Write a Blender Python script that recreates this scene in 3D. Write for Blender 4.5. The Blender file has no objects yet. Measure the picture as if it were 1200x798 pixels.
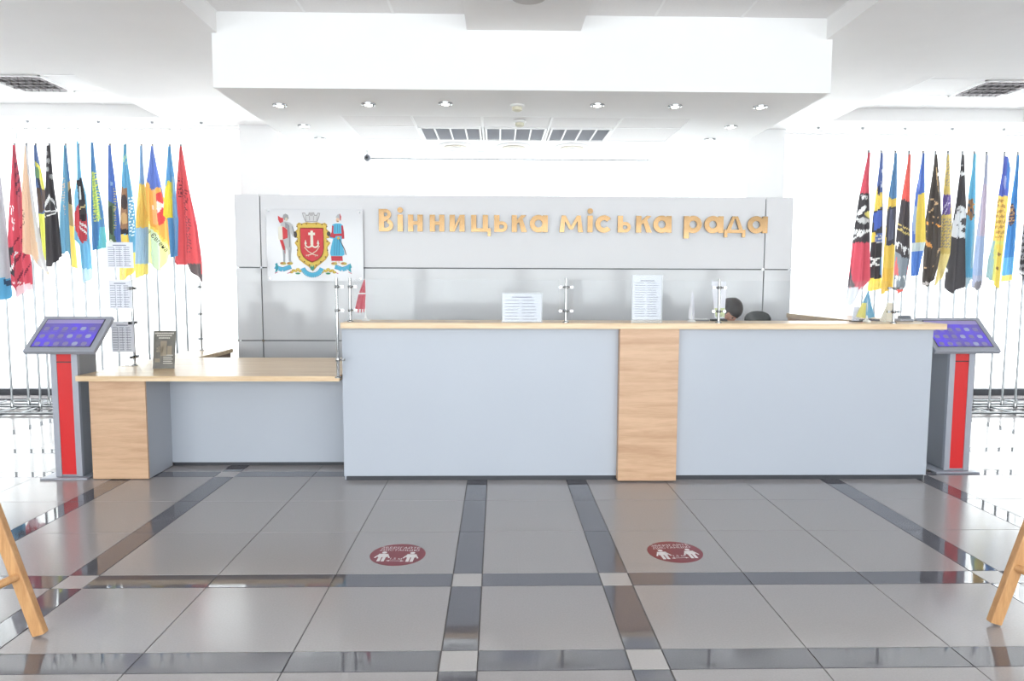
import bpy, bmesh, math, random
from mathutils import Vector, Matrix
random.seed(7)
C = bpy.context.scene.collection
PI = math.pi

# ------------------------------------------------------------------ camera
cd = bpy.data.cameras.new('camera'); cam = bpy.data.objects.new('camera', cd); C.objects.link(cam)
cd.sensor_width = 36.0; cd.lens = 812.0 / 1200.0 * 36.0; cd.clip_start = 0.05; cd.clip_end = 200
_p, _y, _r = 0.0835, 0.021, 0.0035
fw = Vector((math.sin(_y)*math.cos(_p), math.cos(_y)*math.cos(_p), -math.sin(_p)))
rt = Vector((math.cos(_y), -math.sin(_y), 0)); up = rt.cross(fw)
r2 = rt*math.cos(_r) + up*math.sin(_r); u2 = -rt*math.sin(_r) + up*math.cos(_r)
cam.matrix_world = Matrix(((r2.x, u2.x, -fw.x, 0), (r2.y, u2.y, -fw.y, 0), (r2.z, u2.z, -fw.z, 1.495), (0, 0, 0, 1)))
bpy.context.scene.camera = cam

# ------------------------------------------------------------------ world, daylight, exposure
w = bpy.data.worlds.new('world'); bpy.context.scene.world = w; w.use_nodes = True
bg = w.node_tree.nodes['Background']; bg.inputs[0].default_value = (0.955, 0.978, 1.0, 1); bg.inputs[1].default_value = 6.0
def area(name, loc, rot, sx, sy, power, col=(1, 1, 1), portal=False):
    l = bpy.data.lights.new(name, 'AREA'); l.shape = 'RECTANGLE'; l.size = sx; l.size_y = sy; l.energy = power; l.color = col
    o = bpy.data.objects.new(name, l); o.location = loc; o.rotation_euler = rot; C.objects.link(o)
    if portal: l.cycles.is_portal = True
    return o
# sky seen through the window band behind the camera and through the glazed back wall
area('portal_front', (0, -3.95, 1.75), (PI/2, 0, 0), 15.0, 2.9, 1, portal=True)
area('portal_back', (0, 9.42, 1.75), (-PI/2, 0, 0), 16.0, 3.3, 1, portal=True)
vs = bpy.context.scene.view_settings
vs.view_transform = 'Standard'; vs.look = 'None'; vs.gamma = 1.0; vs.use_curve_mapping = False; vs.exposure = 0.72
cy = bpy.context.scene.cycles
cy.max_bounces = 10; cy.diffuse_bounces = 6; cy.glossy_bounces = 5; cy.transparent_max_bounces = 24; cy.transmission_bounces = 6
cy.caustics_reflective = False; cy.caustics_refractive = False; cy.sample_clamp_indirect = 3.0

# ------------------------------------------------------------------ colours and materials
def s2l(c): return tuple((v/12.92 if v <= .04045 else ((v+.055)/1.055)**2.4) for v in c)
def rgb(r, g, b): return s2l((r/255, g/255, b/255))
MATS = {}
def mat(name, col, rough=.5, metal=0, spec=.5, coat=0, noise=0, nscale=8, emit=0, bump=0, trans=0):
    if name in MATS: return MATS[name]
    m = bpy.data.materials.new(name); m.use_nodes = True; nt = m.node_tree; b = nt.nodes['Principled BSDF']
    b.inputs['Base Color'].default_value = (*col, 1); b.inputs['Roughness'].default_value = rough
    b.inputs['Metallic'].default_value = metal; b.inputs['Specular IOR Level'].default_value = spec
    b.inputs['Coat Weight'].default_value = coat; b.inputs['Coat Roughness'].default_value = .03
    if noise or bump:
        tc = nt.nodes.new('ShaderNodeTexCoord'); n = nt.nodes.new('ShaderNodeTexNoise'); n.inputs['Scale'].default_value = nscale; n.inputs['Detail'].default_value = 6
        nt.links.new(tc.outputs['Object'], n.inputs['Vector'])
        if noise:
            mp = nt.nodes.new('ShaderNodeMapRange'); mp.inputs['To Min'].default_value = 1-noise; mp.inputs['To Max'].default_value = 1+noise
            nt.links.new(n.outputs['Fac'], mp.inputs['Value'])
            mx = nt.nodes.new('ShaderNodeVectorMath'); mx.operation = 'SCALE'; mx.inputs[0].default_value = col
            nt.links.new(mp.outputs[0], mx.inputs['Scale']); nt.links.new(mx.outputs[0], b.inputs['Base Color'])
        if bump:
            bp = nt.nodes.new('ShaderNodeBump'); bp.inputs['Strength'].default_value = bump; bp.inputs['Distance'].default_value = .01
            nt.links.new(n.outputs['Fac'], bp.inputs['Height']); nt.links.new(bp.outputs[0], b.inputs['Normal'])
    if emit:
        b.inputs['Emission Color'].default_value = (*col, 1); b.inputs['Emission Strength'].default_value = emit
    MATS[name] = m; return m
def sheet(name, col, tfac=.5, attr=None, rough=.8):
    """cloth or paper that lets light through: diffuse + translucent"""
    if name in MATS: return MATS[name]
    m = bpy.data.materials.new(name); m.use_nodes = True; nt = m.node_tree; nt.nodes.clear()
    out = nt.nodes.new('ShaderNodeOutputMaterial'); d = nt.nodes.new('ShaderNodeBsdfDiffuse'); t = nt.nodes.new('ShaderNodeBsdfTranslucent'); mx = nt.nodes.new('ShaderNodeMixShader')
    mx.inputs[0].default_value = tfac; d.inputs[0].default_value = (*col, 1); t.inputs[0].default_value = (*col, 1)
    if attr:
        a = nt.nodes.new('ShaderNodeAttribute'); a.attribute_name = attr
        tc = nt.nodes.new('ShaderNodeTexCoord'); n = nt.nodes.new('ShaderNodeTexNoise'); n.inputs['Scale'].default_value = 90
        nt.links.new(tc.outputs['Object'], n.inputs['Vector'])
        mp = nt.nodes.new('ShaderNodeMapRange'); mp.inputs['To Min'].default_value = .92; mp.inputs['To Max'].default_value = 1.08
        nt.links.new(n.outputs['Fac'], mp.inputs['Value'])
        vm = nt.nodes.new('ShaderNodeVectorMath'); vm.operation = 'SCALE'; nt.links.new(a.outputs['Color'], vm.inputs[0]); nt.links.new(mp.outputs[0], vm.inputs['Scale'])
        nt.links.new(vm.outputs[0], d.inputs[0]); nt.links.new(vm.outputs[0], t.inputs[0])
    nt.links.new(d.outputs[0], mx.inputs[1]); nt.links.new(t.outputs[0], mx.inputs[2]); nt.links.new(mx.outputs[0], out.inputs[0])
    MATS[name] = m; return m
def glass(name, tint=(.96, .98, .975), fres=1.45, haze=0.0):
    if name in MATS: return MATS[name]
    m = bpy.data.materials.new(name); m.use_nodes = True; nt = m.node_tree; nt.nodes.clear()
    out = nt.nodes.new('ShaderNodeOutputMaterial'); t = nt.nodes.new('ShaderNodeBsdfTransparent'); g = nt.nodes.new('ShaderNodeBsdfGlossy'); f = nt.nodes.new('ShaderNodeFresnel'); mx = nt.nodes.new('ShaderNodeMixShader')
    t.inputs[0].default_value = (*tint, 1); g.inputs['Roughness'].default_value = .13; f.inputs[0].default_value = fres
    ge = nt.nodes.new('ShaderNodeNewGeometry'); mu = nt.nodes.new('ShaderNodeMath'); mu.operation = 'SUBTRACT'; mu.use_clamp = True   # reflect on the outer faces only
    nt.links.new(f.outputs[0], mu.inputs[0]); nt.links.new(ge.outputs['Backfacing'], mu.inputs[1]); nt.links.new(mu.outputs[0], mx.inputs[0]); nt.links.new(t.outputs[0], mx.inputs[1]); nt.links.new(g.outputs[0], mx.inputs[2])
    last = mx
    if haze:
        d = nt.nodes.new('ShaderNodeBsdfDiffuse'); d.inputs[0].default_value = (.85, .86, .87, 1); m2 = nt.nodes.new('ShaderNodeMixShader'); m2.inputs[0].default_value = haze
        nt.links.new(mx.outputs[0], m2.inputs[1]); nt.links.new(d.outputs[0], m2.inputs[2]); last = m2
    nt.links.new(last.outputs[0], out.inputs[0])
    MATS[name] = m; return m
def wood(name, c1, c2, rough=.38, axis='X', sc=1.0):
    if name in MATS: return MATS[name]
    m = bpy.data.materials.new(name); m.use_nodes = True; nt = m.node_tree; b = nt.nodes['Principled BSDF']; b.inputs['Roughness'].default_value = rough
    tc = nt.nodes.new('ShaderNodeTexCoord'); mp = nt.nodes.new('ShaderNodeMapping')
    s = {'X': (.9, 12, 12), 'Z': (9, 9, 1.2)}[axis]; mp.inputs['Scale'].default_value = tuple(v*sc for v in s)
    n1 = nt.nodes.new('ShaderNodeTexNoise'); n1.inputs['Scale'].default_value = 1.6; n1.inputs['Detail'].default_value = 8; n1.inputs['Distortion'].default_value = .8
    n2 = nt.nodes.new('ShaderNodeTexNoise'); n2.inputs['Scale'].default_value = 14; n2.inputs['Detail'].default_value = 4
    ad = nt.nodes.new('ShaderNodeMath'); ad.operation = 'MULTIPLY_ADD'; ad.inputs[1].default_value = .35
    cr = nt.nodes.new('ShaderNodeValToRGB'); cr.color_ramp.elements[0].position = .42; cr.color_ramp.elements[0].color = (*c1, 1); cr.color_ramp.elements[1].position = .82; cr.color_ramp.elements[1].color = (*c2, 1)
    nt.links.new(tc.outputs['Object'], mp.inputs[0]); nt.links.new(mp.outputs[0], n1.inputs['Vector']); nt.links.new(mp.outputs[0], n2.inputs['Vector'])
    nt.links.new(n2.outputs['Fac'], ad.inputs[0]); nt.links.new(n1.outputs['Fac'], ad.inputs[2]); nt.links.new(ad.outputs[0], cr.inputs[0]); nt.links.new(cr.outputs[0], b.inputs['Base Color'])
    MATS[name] = m; return m

M_wall = mat('white_plaster', (.88, .88, .88), .7, noise=.02, nscale=3)
M_ceil = mat('ceiling_paint', (.85, .84, .835), .75, noise=.02, nscale=4)
M_panel_c = mat('ceiling_panel_board', (.82, .81, .81), .8, noise=.05, nscale=60)
M_tbar = mat('white_grid_bar', (.88, .88, .88), .5)
M_vinyl = sheet('blind_fabric', (.93, .93, .92), .48)
M_tile = mat('porcelain_tile', rgb(160, 155, 155), .17, spec=.5, noise=.10, nscale=120)
M_inset = mat('light_inset_tile', rgb(178, 173, 171), .2, spec=.5, noise=.08, nscale=120)
M_stripe = mat('polished_dark_granite', rgb(94, 92, 98), .035, spec=1.0, noise=.18, nscale=160)
M_grout = mat('grout', rgb(92, 88, 88), .8)
M_lam = mat('pale_blue_grey_laminate', rgb(184, 190, 200), .35, spec=.35, noise=.015, nscale=2)
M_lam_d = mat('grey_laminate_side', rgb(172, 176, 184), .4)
M_plinth = mat('dark_plinth', rgb(60, 62, 68), .5)
M_oak = wood('oak_panel', rgb(186, 147, 116), rgb(212, 176, 144), axis='X')
M_oaktop = wood('oak_top', rgb(205, 172, 130), rgb(232, 206, 170), .28, axis='X')
M_easel = wood('easel_beech', rgb(170, 122, 78), rgb(200, 154, 106), .4, axis='Z', sc=2)
M_chrome = mat('chrome', (.34, .345, .35), .12, metal=1)
M_steel = mat('brushed_steel', (.27, .28, .29), .32, metal=1)
M_gold = mat('gold_metal', (.26, .165, .085), .2, metal=1, noise=.5, nscale=2.5, bump=.25)
M_glass = glass('screen_glass', (.955, .96, .963), 1.30)
M_pane = glass('window_glass', (.95, .97, .97))
M_acr = glass('acrylic', (.95, .96, .97), 1.5, haze=.10)
M_board = mat('white_acrylic_board', rgb(218, 219, 223), .12, spec=.5)
M_part = mat('lacquered_glass_panel', rgb(222, 222, 225), .28, spec=.35)
M_part_low = mat('glossy_glass_panel', rgb(208, 209, 212), .08, spec=.35)
M_seam = mat('panel_seam', rgb(110, 112, 116), .5)
M_paper = sheet('paper', rgb(244, 246, 252), .3)
M_ink = mat('grey_ink', rgb(150, 152, 170), .8)
M_black = mat('black_plastic', rgb(34, 34, 36), .4)
M_dgrey = mat('dark_grey_metal', rgb(110, 113, 120), .4)
M_kgrey = mat('silver_grey_paint', rgb(165, 168, 178), .35, metal=.3)
M_red = mat('red_panel', rgb(212, 40, 42), .3)
M_white = mat('white_plastic', rgb(232, 232, 230), .35)
M_alu = mat('aluminium_louvre', rgb(190, 194, 202), .4, metal=.4)
M_dark = mat('dark_recess', rgb(60, 58, 60), .8)

# ------------------------------------------------------------------ mesh helpers
class MB:
    def __init__(s): s.v = []; s.f = []; s.mi = []; s.k = 0
    def add(s, vs_, fs, k=None):
        n = len(s.v); s.v += [tuple(v) for v in vs_]; s.f += [tuple(i+n for i in f) for f in fs]; s.mi += [s.k if k is None else k]*len(fs)
        return s
    def box(s, x0, x1, y0, y1, z0, z1, k=None):
        return s.add([(x0,y0,z0),(x1,y0,z0),(x1,y1,z0),(x0,y1,z0),(x0,y0,z1),(x1,y0,z1),(x1,y1,z1),(x0,y1,z1)],
                     [(0,3,2,1),(4,5,6,7),(0,1,5,4),(1,2,6,5),(2,3,7,6),(3,0,4,7)], k)
    def bar(s, p, q, a, b=None, upv=(0,0,1), k=None):
        """rectangular bar from p to q, widths a (side) and b (along up)"""
        p = Vector(p); q = Vector(q); b = b or a; d = (q-p).normalized(); sd = d.cross(Vector(upv))
        if sd.length < 1e-4: sd = d.cross(Vector((1,0,0)))
        sd.normalize(); u = sd.cross(d); vs_ = []
        for c in (p, q):
            for i, j in ((-1,-1),(1,-1),(1,1),(-1,1)): vs_.append(c + sd*a/2*i + u*b/2*j)
        return s.add(vs_, [(0,1,2,3),(7,6,5,4),(0,4,5,1),(1,5,6,2),(2,6,7,3),(3,7,4,0)], k)
    def tube(s, pts, r, n=10, k=None, closed=False):
        pts = [Vector(p) for p in pts]; m = len(pts); rr = r if isinstance(r, (list, tuple)) else [r]*m; rings = []
        prev = None
        for i, p in enumerate(pts):
            if closed: d = pts[(i+1) % m] - pts[i-1]
            else: d = pts[min(i+1, m-1)] - pts[max(i-1, 0)]
            d.normalize()
            if prev is None: a = d.orthogonal().normalized()
            else:
                a = prev - d*prev.dot(d); a.normalize()
            prev = a; b = d.cross(a)
            rings.append([p + (a*math.cos(2*PI*j/n) + b*math.sin(2*PI*j/n))*rr[i] for j in range(n)])
        vs_ = [v for R in rings for v in R]; fs = []
        for i in range(m if closed else m-1):
            i2 = (i+1) % m
            for j in range(n): fs.append((i*n+j, i*n+(j+1) % n, i2*n+(j+1) % n, i2*n+j))
        if not closed: fs.append(tuple(range(n-1, -1, -1))); fs.append(tuple((m-1)*n+j for j in range(n)))
        return s.add(vs_, fs, k)
    def lathe(s, c, prof, n=20, k=None, axis='Z'):
        vs_ = []; fs = []
        for r, h in prof:
            for j in range(n):
                a = 2*PI*j/n; x, y, z = r*math.cos(a), r*math.sin(a), h
                if axis == 'Y': x, y, z = x, z, y
                vs_.append((c[0]+x, c[1]+y, c[2]+z))
        for i in range(len(prof)-1):
            for j in range(n): fs.append((i*n+j, i*n+(j+1) % n, (i+1)*n+(j+1) % n, (i+1)*n+j))
        fs.append(tuple(range(n-1, -1, -1))); fs.append(tuple((len(prof)-1)*n+j for j in range(n)))
        return s.add(vs_, fs, k)
    def ell(s, c, r, n=14, m=9, k=None):
        prof = []
        vs_ = []; fs = []
        for i in range(m+1):
            t = PI*i/m
            for j in range(n): a = 2*PI*j/n; vs_.append((c[0]+r[0]*math.sin(t)*math.cos(a), c[1]+r[1]*math.sin(t)*math.sin(a), c[2]+r[2]*math.cos(t)))
        for i in range(m):
            for j in range(n): fs.append((i*n+j, (i+1)*n+j, (i+1)*n+(j+1) % n, i*n+(j+1) % n))
        return s.add(vs_, fs, k)
    def prism(s, poly, y0, y1, k=None):
        """polygon in the XZ plane extruded from y0 (front) to y1"""
        n = len(poly); vs_ = [(x, y0, z) for x, z in poly] + [(x, y1, z) for x, z in poly]
        return s.add(vs_, [tuple(range(n)), tuple(range(2*n-1, n-1, -1))] + [(i, i+n, (i+1) % n+n, (i+1) % n) for i in range(n)], k)
    def build(s, name, m, parent=None, smooth=False, bevel=0, loc=None, kind=None):
        me = bpy.data.meshes.new(name); me.from_pydata(s.v, [], s.f)
        for mm in (m if isinstance(m, (list, tuple)) else [m]): me.materials.append(mm)
        me.polygons.foreach_set('material_index', s.mi)
        bm = bmesh.new(); bm.from_mesh(me); bmesh.ops.recalc_face_normals(bm, faces=bm.faces); bm.to_mesh(me); bm.free()
        if smooth:
            me.polygons.foreach_set('use_smooth', [True]*len(me.polygons))
            me.set_sharp_from_angle(angle=math.radians(40))
        me.update()
        return link(name, me, parent, bevel, loc, kind)
def link(name, me, parent=None, bevel=0, loc=None, kind=None):
    o = bpy.data.objects.new(name, me); C.objects.link(o)
    if parent is not None: o.parent = parent
    if loc is not None: o.location = loc
    if bevel:
        b = o.modifiers.new('bevel', 'BEVEL'); b.width = bevel; b.segments = 2; b.limit_method = 'ANGLE'
    if kind: o['kind'] = kind
    return o
def tag(o, label, cat, group=None):
    o['label'] = label; o['category'] = cat
    if group: o['group'] = group
    return o
def thing(name, label, cat, loc=(0,0,0), group=None, rz=0):
    o = bpy.data.objects.new(name, None); C.objects.link(o); o.location = loc; o.rotation_euler = (0,0,rz); o.empty_display_size = .1
    return tag(o, label, cat, group)
def copy_tree(o, parent=None):
    c = o.copy(); C.objects.link(c)
    if parent is not None: c.parent = parent
    for ch in list(o.children): copy_tree(ch, c)
    return c
def struct(name, mb, m, **k): return mb.build(name, m, kind='structure', **k)
def text_mesh(body, size, m, extrude=0.0, align='CENTER'):
    cu = bpy.data.curves.new('text', 'FONT'); cu.body = body; cu.size = size; cu.extrude = extrude; cu.align_x = align; cu.align_y = 'CENTER'; cu.resolution_u = 2
    o = bpy.data.objects.new('text', cu); C.objects.link(o); dg = bpy.context.evaluated_depsgraph_get()
    me = bpy.data.meshes.new_from_object(o.evaluated_get(dg)); bpy.data.objects.remove(o); bpy.data.curves.remove(cu)
    me.materials.clear(); me.materials.append(m); return me

# ------------------------------------------------------------------ room shell
X0, X1, YF, YB = -8.2, 8.4, -3.9, 9.25
H = 3.45
T, S = .6, .15
# floor: grout bed + tiles
floor = struct('floor', MB().box(X0-.2, X1+.2, YF-.2, YB+.4, -.2, -.004), M_grout)
def axis(first, lo, hi):
    """period of 2.7: stripe, tile, stripe, three tiles ; 'first' is the near edge of a stripe that is followed by one tile"""
    pos = first - 2.7*4; out = []
    seq = [('s', S), ('t', T), ('s', S), ('t', T), ('t', T), ('t', T)]
    while pos < hi:
        for k, wd in seq:
            if pos+wd > lo and pos < hi: out.append((k, pos, pos+wd))
            pos += wd
    return out
xs = axis(-.226, X0, X1); ys = axis(2.563, YF, YB+.2)
cells = []
for kx, a, b in xs:
    for ky, c, d in ys:
        kind = 'inset_tile' if kx == 's' and ky == 's' else ('floor_tile' if kx == 't' and ky == 't' else 'stripe_tile')
        cx_, cy_ = (a+b)/2, (c+d)/2; dep = cy_
        vis = dep > 1.9 and abs((cx_-.021*cy_)/dep) < .78 and dep < 9.3
        hidden = (-1.1 < cx_ < 3.1 and cy_ > 5.3)
        cells.append((((b-a)*(d-c)/max(dep, .1)**3) if vis and not hidden else 0, kind, a, b, c, d))
cells.sort(key=lambda q: -q[0])
cnt = {}; shared = {}; rest = {'floor_tile': MB(), 'inset_tile': MB(), 'stripe_tile': MB()}
TM = {'floor_tile': M_tile, 'inset_tile': M_inset, 'stripe_tile': M_stripe}
G = .0022
for sc_, kind, a, b, c, d in cells:
    if sc_ > 0 and cnt.get(kind, 0) < 290:
        cnt[kind] = cnt.get(kind, 0) + 1
        key = (kind, round(b-a, 3), round(d-c, 3)); wx, wy = (b-a)/2-G, (d-c)/2-G
        if key not in shared:
            mb = MB(); e = .0012
            mb.add([(-wx,-wy,-.01),(wx,-wy,-.01),(wx,wy,-.01),(-wx,wy,-.01),(-wx,-wy,-e),(wx,-wy,-e),(wx,wy,-e),(-wx,wy,-e),(-wx+e,-wy+e,0),(wx-e,-wy+e,0),(wx-e,wy-e,0),(-wx+e,wy-e,0)],
                   [(0,3,2,1),(0,1,5,4),(1,2,6,5),(2,3,7,6),(3,0,4,7),(4,5,9,8),(5,6,10,9),(6,7,11,10),(7,4,8,11),(8,9,10,11)])
            o = mb.build(kind, TM[kind], floor, loc=((a+b)/2, (c+d)/2, 0)); shared[key] = o.data
        else: link(kind, shared[key], floor, loc=((a+b)/2, (c+d)/2, 0))
    else: rest[kind].box(a+G, b-G, c+G, d-G, -.01, 0)
for kind, mb in rest.items():
    if mb.v: mb.build(kind+'s_beyond', TM[kind], floor, kind='stuff')

# ceiling slab with three openings (centre tray, left tray, right tray)
TL = (-6.52, -4.03, 6.8, 8.6); TR = (4.02, 6.36, 6.65, 8.46); TC = (-2.22, 2.64, -1.5, 5.72)
cl = MB(); ZT = 3.75
def slab(x0, x1, y0, y1): cl.box(x0, x1, y0, y1, H, ZT)
slab(X0, X1, YF, TC[2]); slab(X0, TC[0], TC[2], TC[3]); slab(TC[1], X1, TC[2], TC[3])
slab(X0, X1, TC[3], 6.65)
slab(X0, TL[0], 6.65, YB+.2); slab(TL[0], TL[1], 6.65, TL[2]); slab(TL[0], TL[1], TL[3], YB+.2); slab(TL[1], TR[0], 6.65, YB+.2)
slab(TR[0], TR[1], TR[3], YB+.2); slab(TR[1], X1, 6.65, YB+.2)
ceiling = struct('ceiling', cl, M_ceil)
pm = {}
def ceil_panels(x0, x1, y0, y1, z, nx, ny, skip=()):
    dx, dy = (x1-x0)/nx, (y1-y0)/ny
    key = (round(dx, 4), round(dy, 4))
    for i in range(nx):
        for j in range(ny):
            if (i, j) in skip: continue
            cx_, cy_ = x0+dx*(i+.5), y0+dy*(j+.5)
            if key not in pm: pm[key] = MB().box(-dx/2+.008, dx/2-.008, -dy/2+.008, dy/2-.008, 0, .012).build('ceiling_panel', M_panel_c, ceiling, loc=(cx_, cy_, z), bevel=0).data
            else: link('ceiling_panel', pm[key], ceiling, loc=(cx_, cy_, z))
    g = MB()
    for i in range(nx+1): g.box(x0+dx*i-.010, x0+dx*i+.010, y0, y1, z-.003, z+.02)
    for j in range(ny+1): g.box(x0, x1, y0+dy*j-.010, y0+dy*j+.010, z-.0035, z+.0195)
    g.build('panel_grid', M_tbar, ceiling)
ceil_panels(TC[0], TC[1], TC[2], TC[3], 3.615, 7, 11)
ceil_panels(-6.50, -4.10, TL[2], TL[3], 3.60, 4, 3, skip={(2, 1)})
ceil_panels(4.44, 6.24, TR[2], TR[3], 3.60, 3, 3, skip={(1, 1)})
struct('trim_5', MB().box(-4.10, -4.03, TL[2], TL[3], 3.60, 3.62).box(-6.52, -6.50, TL[2], TL[3], 3.60, 3.62).box(4.02, 4.44, TR[2], TR[3], 3.60, 3.62).box(6.24, 6.36, TR[2], TR[3], 3.60, 3.62), M_panel_c)
# dropped beam crossing the centre tray
struct('trim_1', MB().box(-.25, .66, TC[2], 5.70, 3.495, 3.61), M_ceil)
# dropped soffit over the reception
SX0, SX1, SY0, SY1, SZ = -2.26, 2.69, 5.70, 8.38, 3.03
PX = [-1.47, -.81, -.15, .51, 1.17, 1.83]
sf = MB()
RX0, RX1, RY0 = -1.48, 1.84, 6.58
sf.box(SX0, SX1, SY0, RY0, SZ, 3.62); sf.box(SX0, RX0, RY0, SY1, SZ, 3.45); sf.box(RX1, SX1, RY0, SY1, SZ, 3.45); sf.box(RX0, RX1, RY0, SY1, SZ+.12, 3.45)
sf.box(RX0, RX1, SY1-.03, SY1, SZ, 3.45)
soffit = struct('trim_2', sf, M_wall)
key = None
rows = [(6.60, 7.04), (7.04, 7.68), (7.68, 8.34)]
for i in range(5):
    for j, (ya, yb) in enumerate(rows):
        if j == 1 and i in (1, 2, 3): continue
        MB().box(PX[i]+.012, PX[i+1]-.012, ya+.012, yb-.012, SZ+.006, SZ+.018).build('ceiling_panel', M_panel_c, soffit)
g = MB()
for x in PX: g.box(x-.011, x+.011, 6.59, 8.35, SZ+.0005, SZ+.02)
for y in (6.60, 7.04, 7.68, 8.34): g.box(PX[0], PX[-1], y-.011, y+.011, SZ+.001, SZ+.0195)
g.build('panel_grid', M_tbar, soffit)

# walls
struct('wall_left', MB().box(X0-.2, X0, YF-.2, YB+.2, 0, ZT), M_wall)
struct('wall_right', MB().box(X1, X1+.2, YF-.2, YB+.2, 0, ZT), M_wall)
# wall behind the photographer: piers and a low sill with wide windows between
fr = MB(); fr.box(X0, X1, YF-.15, YF, 0, .45); fr.box(X0, X1, YF-.15, YF, 3.1, ZT)
wx = [-8.2, -6.6, -3.6, -3.1, -1.3, -.9, .9, 1.3, 3.1, 3.6, 6.8, 8.4]
piers = [(-8.2, -7.6), (-4.9, -4.7), (-2.15, -1.95), (.55, .75), (3.25, 3.45), (5.8, 6.0), (7.8, 8.4)]
for a, b in piers: fr.box(a, b, YF-.15, YF, .45, 3.1)
struct('wall_front', fr, M_wall)
M_frame = mat('window_frame', rgb(225, 225, 225), .4)
n = 0
def window(x0, x1, y, z0, z1, nx, idx, zt):
    f = MB(); fwid = .05
    f.box(x0, x0+fwid, y-.03, y+.03, z0, z1); f.box(x1-fwid, x1, y-.03, y+.03, z0, z1); f.box(x0, x1, y-.03, y+.03, z0, z0+fwid); f.box(x0, x1, y-.03, y+.03, z1-fwid, z1)
    for i in range(1, nx): xx = x0+(x1-x0)*i/nx; f.box(xx-.03, xx+.03, y-.029, y+.029, z0, z1)
    f.box(x0, x1, y-.028, y+.028, zt-.03, zt+.03)
    o = f.build('window_%d' % idx, M_frame, kind='structure')
    for i in range(nx):
        a, b = x0+(x1-x0)*i/nx+.03, x0+(x1-x0)*(i+1)/nx-.03
        for za, zb in ((z0+.04, zt-.03), (zt+.03, z1-.04)): MB().box(a, b, y-.004, y+.004, za, zb).build('pane', M_pane, o)
for i in range(len(piers)-1): window(piers[i][1], piers[i+1][0], YF-.06, .45, 3.1, 2, i+1, 2.3)
# glazed back wall: piers (two of them stand forward as columns), header and low sill
COLL, COLR = (-3.24, -2.75), (3.18, 3.66)
bw = MB(); bw.box(X0, X1, YB, YB+.15, 0, .10); bw.box(X0, X1, YB, YB+.15, 3.40, H+.01)
struct('wall_back', bw, M_wall)
struct('trim_3', MB().box(COLL[0], COLL[1], 8.93, YB+.15, 0, H), M_wall)
struct('trim_4', MB().box(COLR[0], COLR[1], 8.93, YB+.15, 0, H), M_wall)
window(X0, COLL[0], YB+.06, .10, 3.40, 4, 7, 2.4); window(COLL[1], COLR[0], YB+.06, .10, 3.40, 4, 8, 2.4); window(COLR[1], X1, YB+.06, .10, 3.40, 4, 9, 2.4)
struct('baseboard_left', MB().box(X0, COLL[0], 9.12, 9.20, 0, .085), M_plinth)
struct('baseboard_right', MB().box(COLR[1], X1, 9.12, 9.20, 0, .085), M_plinth)

# vertical blinds
vane = None
def blinds(x0, x1, label, ztop, zbot):
    global vane
    t = thing('vertical_blind', label, 'blind', (0, 9.05, 0), 'vertical blinds along the glazed back wall')
    MB().box(x0, x1, -.025, .025, ztop, ztop+.035).build('headrail', M_tbar, t)
    k = int((x1-x0)/.112)
    for i in range(k):
        x = x0+(x1-x0)*(i+.5)/k
        if vane is None or vane[1] != (ztop, zbot):
            mb = MB(); W = .062; ns = 4; vv = []; ff = []
            for q in range(ns+1):
                u = -W+2*W*q/ns; vv += [(u, .010*math.cos(u/W*PI/2), zbot), (u, .010*math.cos(u/W*PI/2), ztop)]
            for q in range(ns): ff.append((2*q, 2*q+2, 2*q+3, 2*q+1))
            mb.add(vv, ff); o = mb.build('slat', M_vinyl, t, smooth=True); vane = (o.data, (ztop, zbot)); 
        else: o = link('slat', vane[0], t)
        o.location = (x, 0, 0); o.rotation_euler = (0, 0, math.radians(14+3*math.sin(i*1.7)))
    return t
blinds(X0+.02, COLL[0]-.01, 'closed white vertical blinds behind the left row of flags', 3.40, .12)
blinds(COLL[1]+.01, COLR[0]-.01, 'closed white vertical blinds behind the grey reception partition', 3.18, .12)
blinds(COLR[1]+.01, X1-.02, 'closed white vertical blinds behind the right row of flags', 3.40, .12)
# thin ceiling rail in front of the middle blinds
tag(MB().box(-1.55, 1.85, 8.44, 8.47, 2.955, 2.972).build('curtain_rail', M_steel), 'thin rail stretched below the soffit in front of the middle blinds', 'rail')
for x in (-1.5, .15, 1.8): MB().tube([(x, 8.455, 2.972), (x, 8.455, 3.44)], .006, 6).build('hanger_rod', M_steel, bpy.data.objects['curtain_rail'])

# ------------------------------------------------------------------ reception counter
ct = thing('reception_counter', 'long pale grey reception counter with oak top and one oak front panel', 'counter', (0, 0, 0))
YC = 5.15
MB().box(-1.155, .905, YC, YC+.03, .035, 1.157).build('front_panel', M_lam, ct, bevel=.002)
MB().box(1.345, 3.29, YC, YC+.03, .035, 1.157).build('front_panel', M_lam, ct, bevel=.002)
MB().box(.905, 1.345, 5.085, YC+.03, .012, 1.157).build('oak_front_panel', M_oak, ct, bevel=.002)['label'] = 'oak panel standing proud of the grey front'
MB().box(-1.14, 3.28, YC+.01, YC+.06, 0, .035).build('plinth', M_plinth, ct)
MB().box(-1.155, -1.125, YC+.03, 5.46, .0, 1.157).build('side_panel', M_lam, ct)
MB().box(3.26, 3.29, YC+.03, 6.6, .0, 1.157).build('side_panel', M_lam, ct)
MB().box(-1.145, 3.335, 5.06, 5.46, 1.157, 1.2).build('counter_top', M_oaktop, ct, bevel=.003)
MB().box(2.875, 3.335, 5.461, 6.84, 1.157, 1.2).build('wing_top', M_oaktop, ct, bevel=.003)
MB().box(2.875, 2.905, 5.461, 6.80, .76, 1.157).build('wing_side_panel', M_oak, ct)
MB().box(3.26, 3.29, 6.6, 6.84, .0, 1.157).build('wing_end_panel', M_lam, ct)
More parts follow.
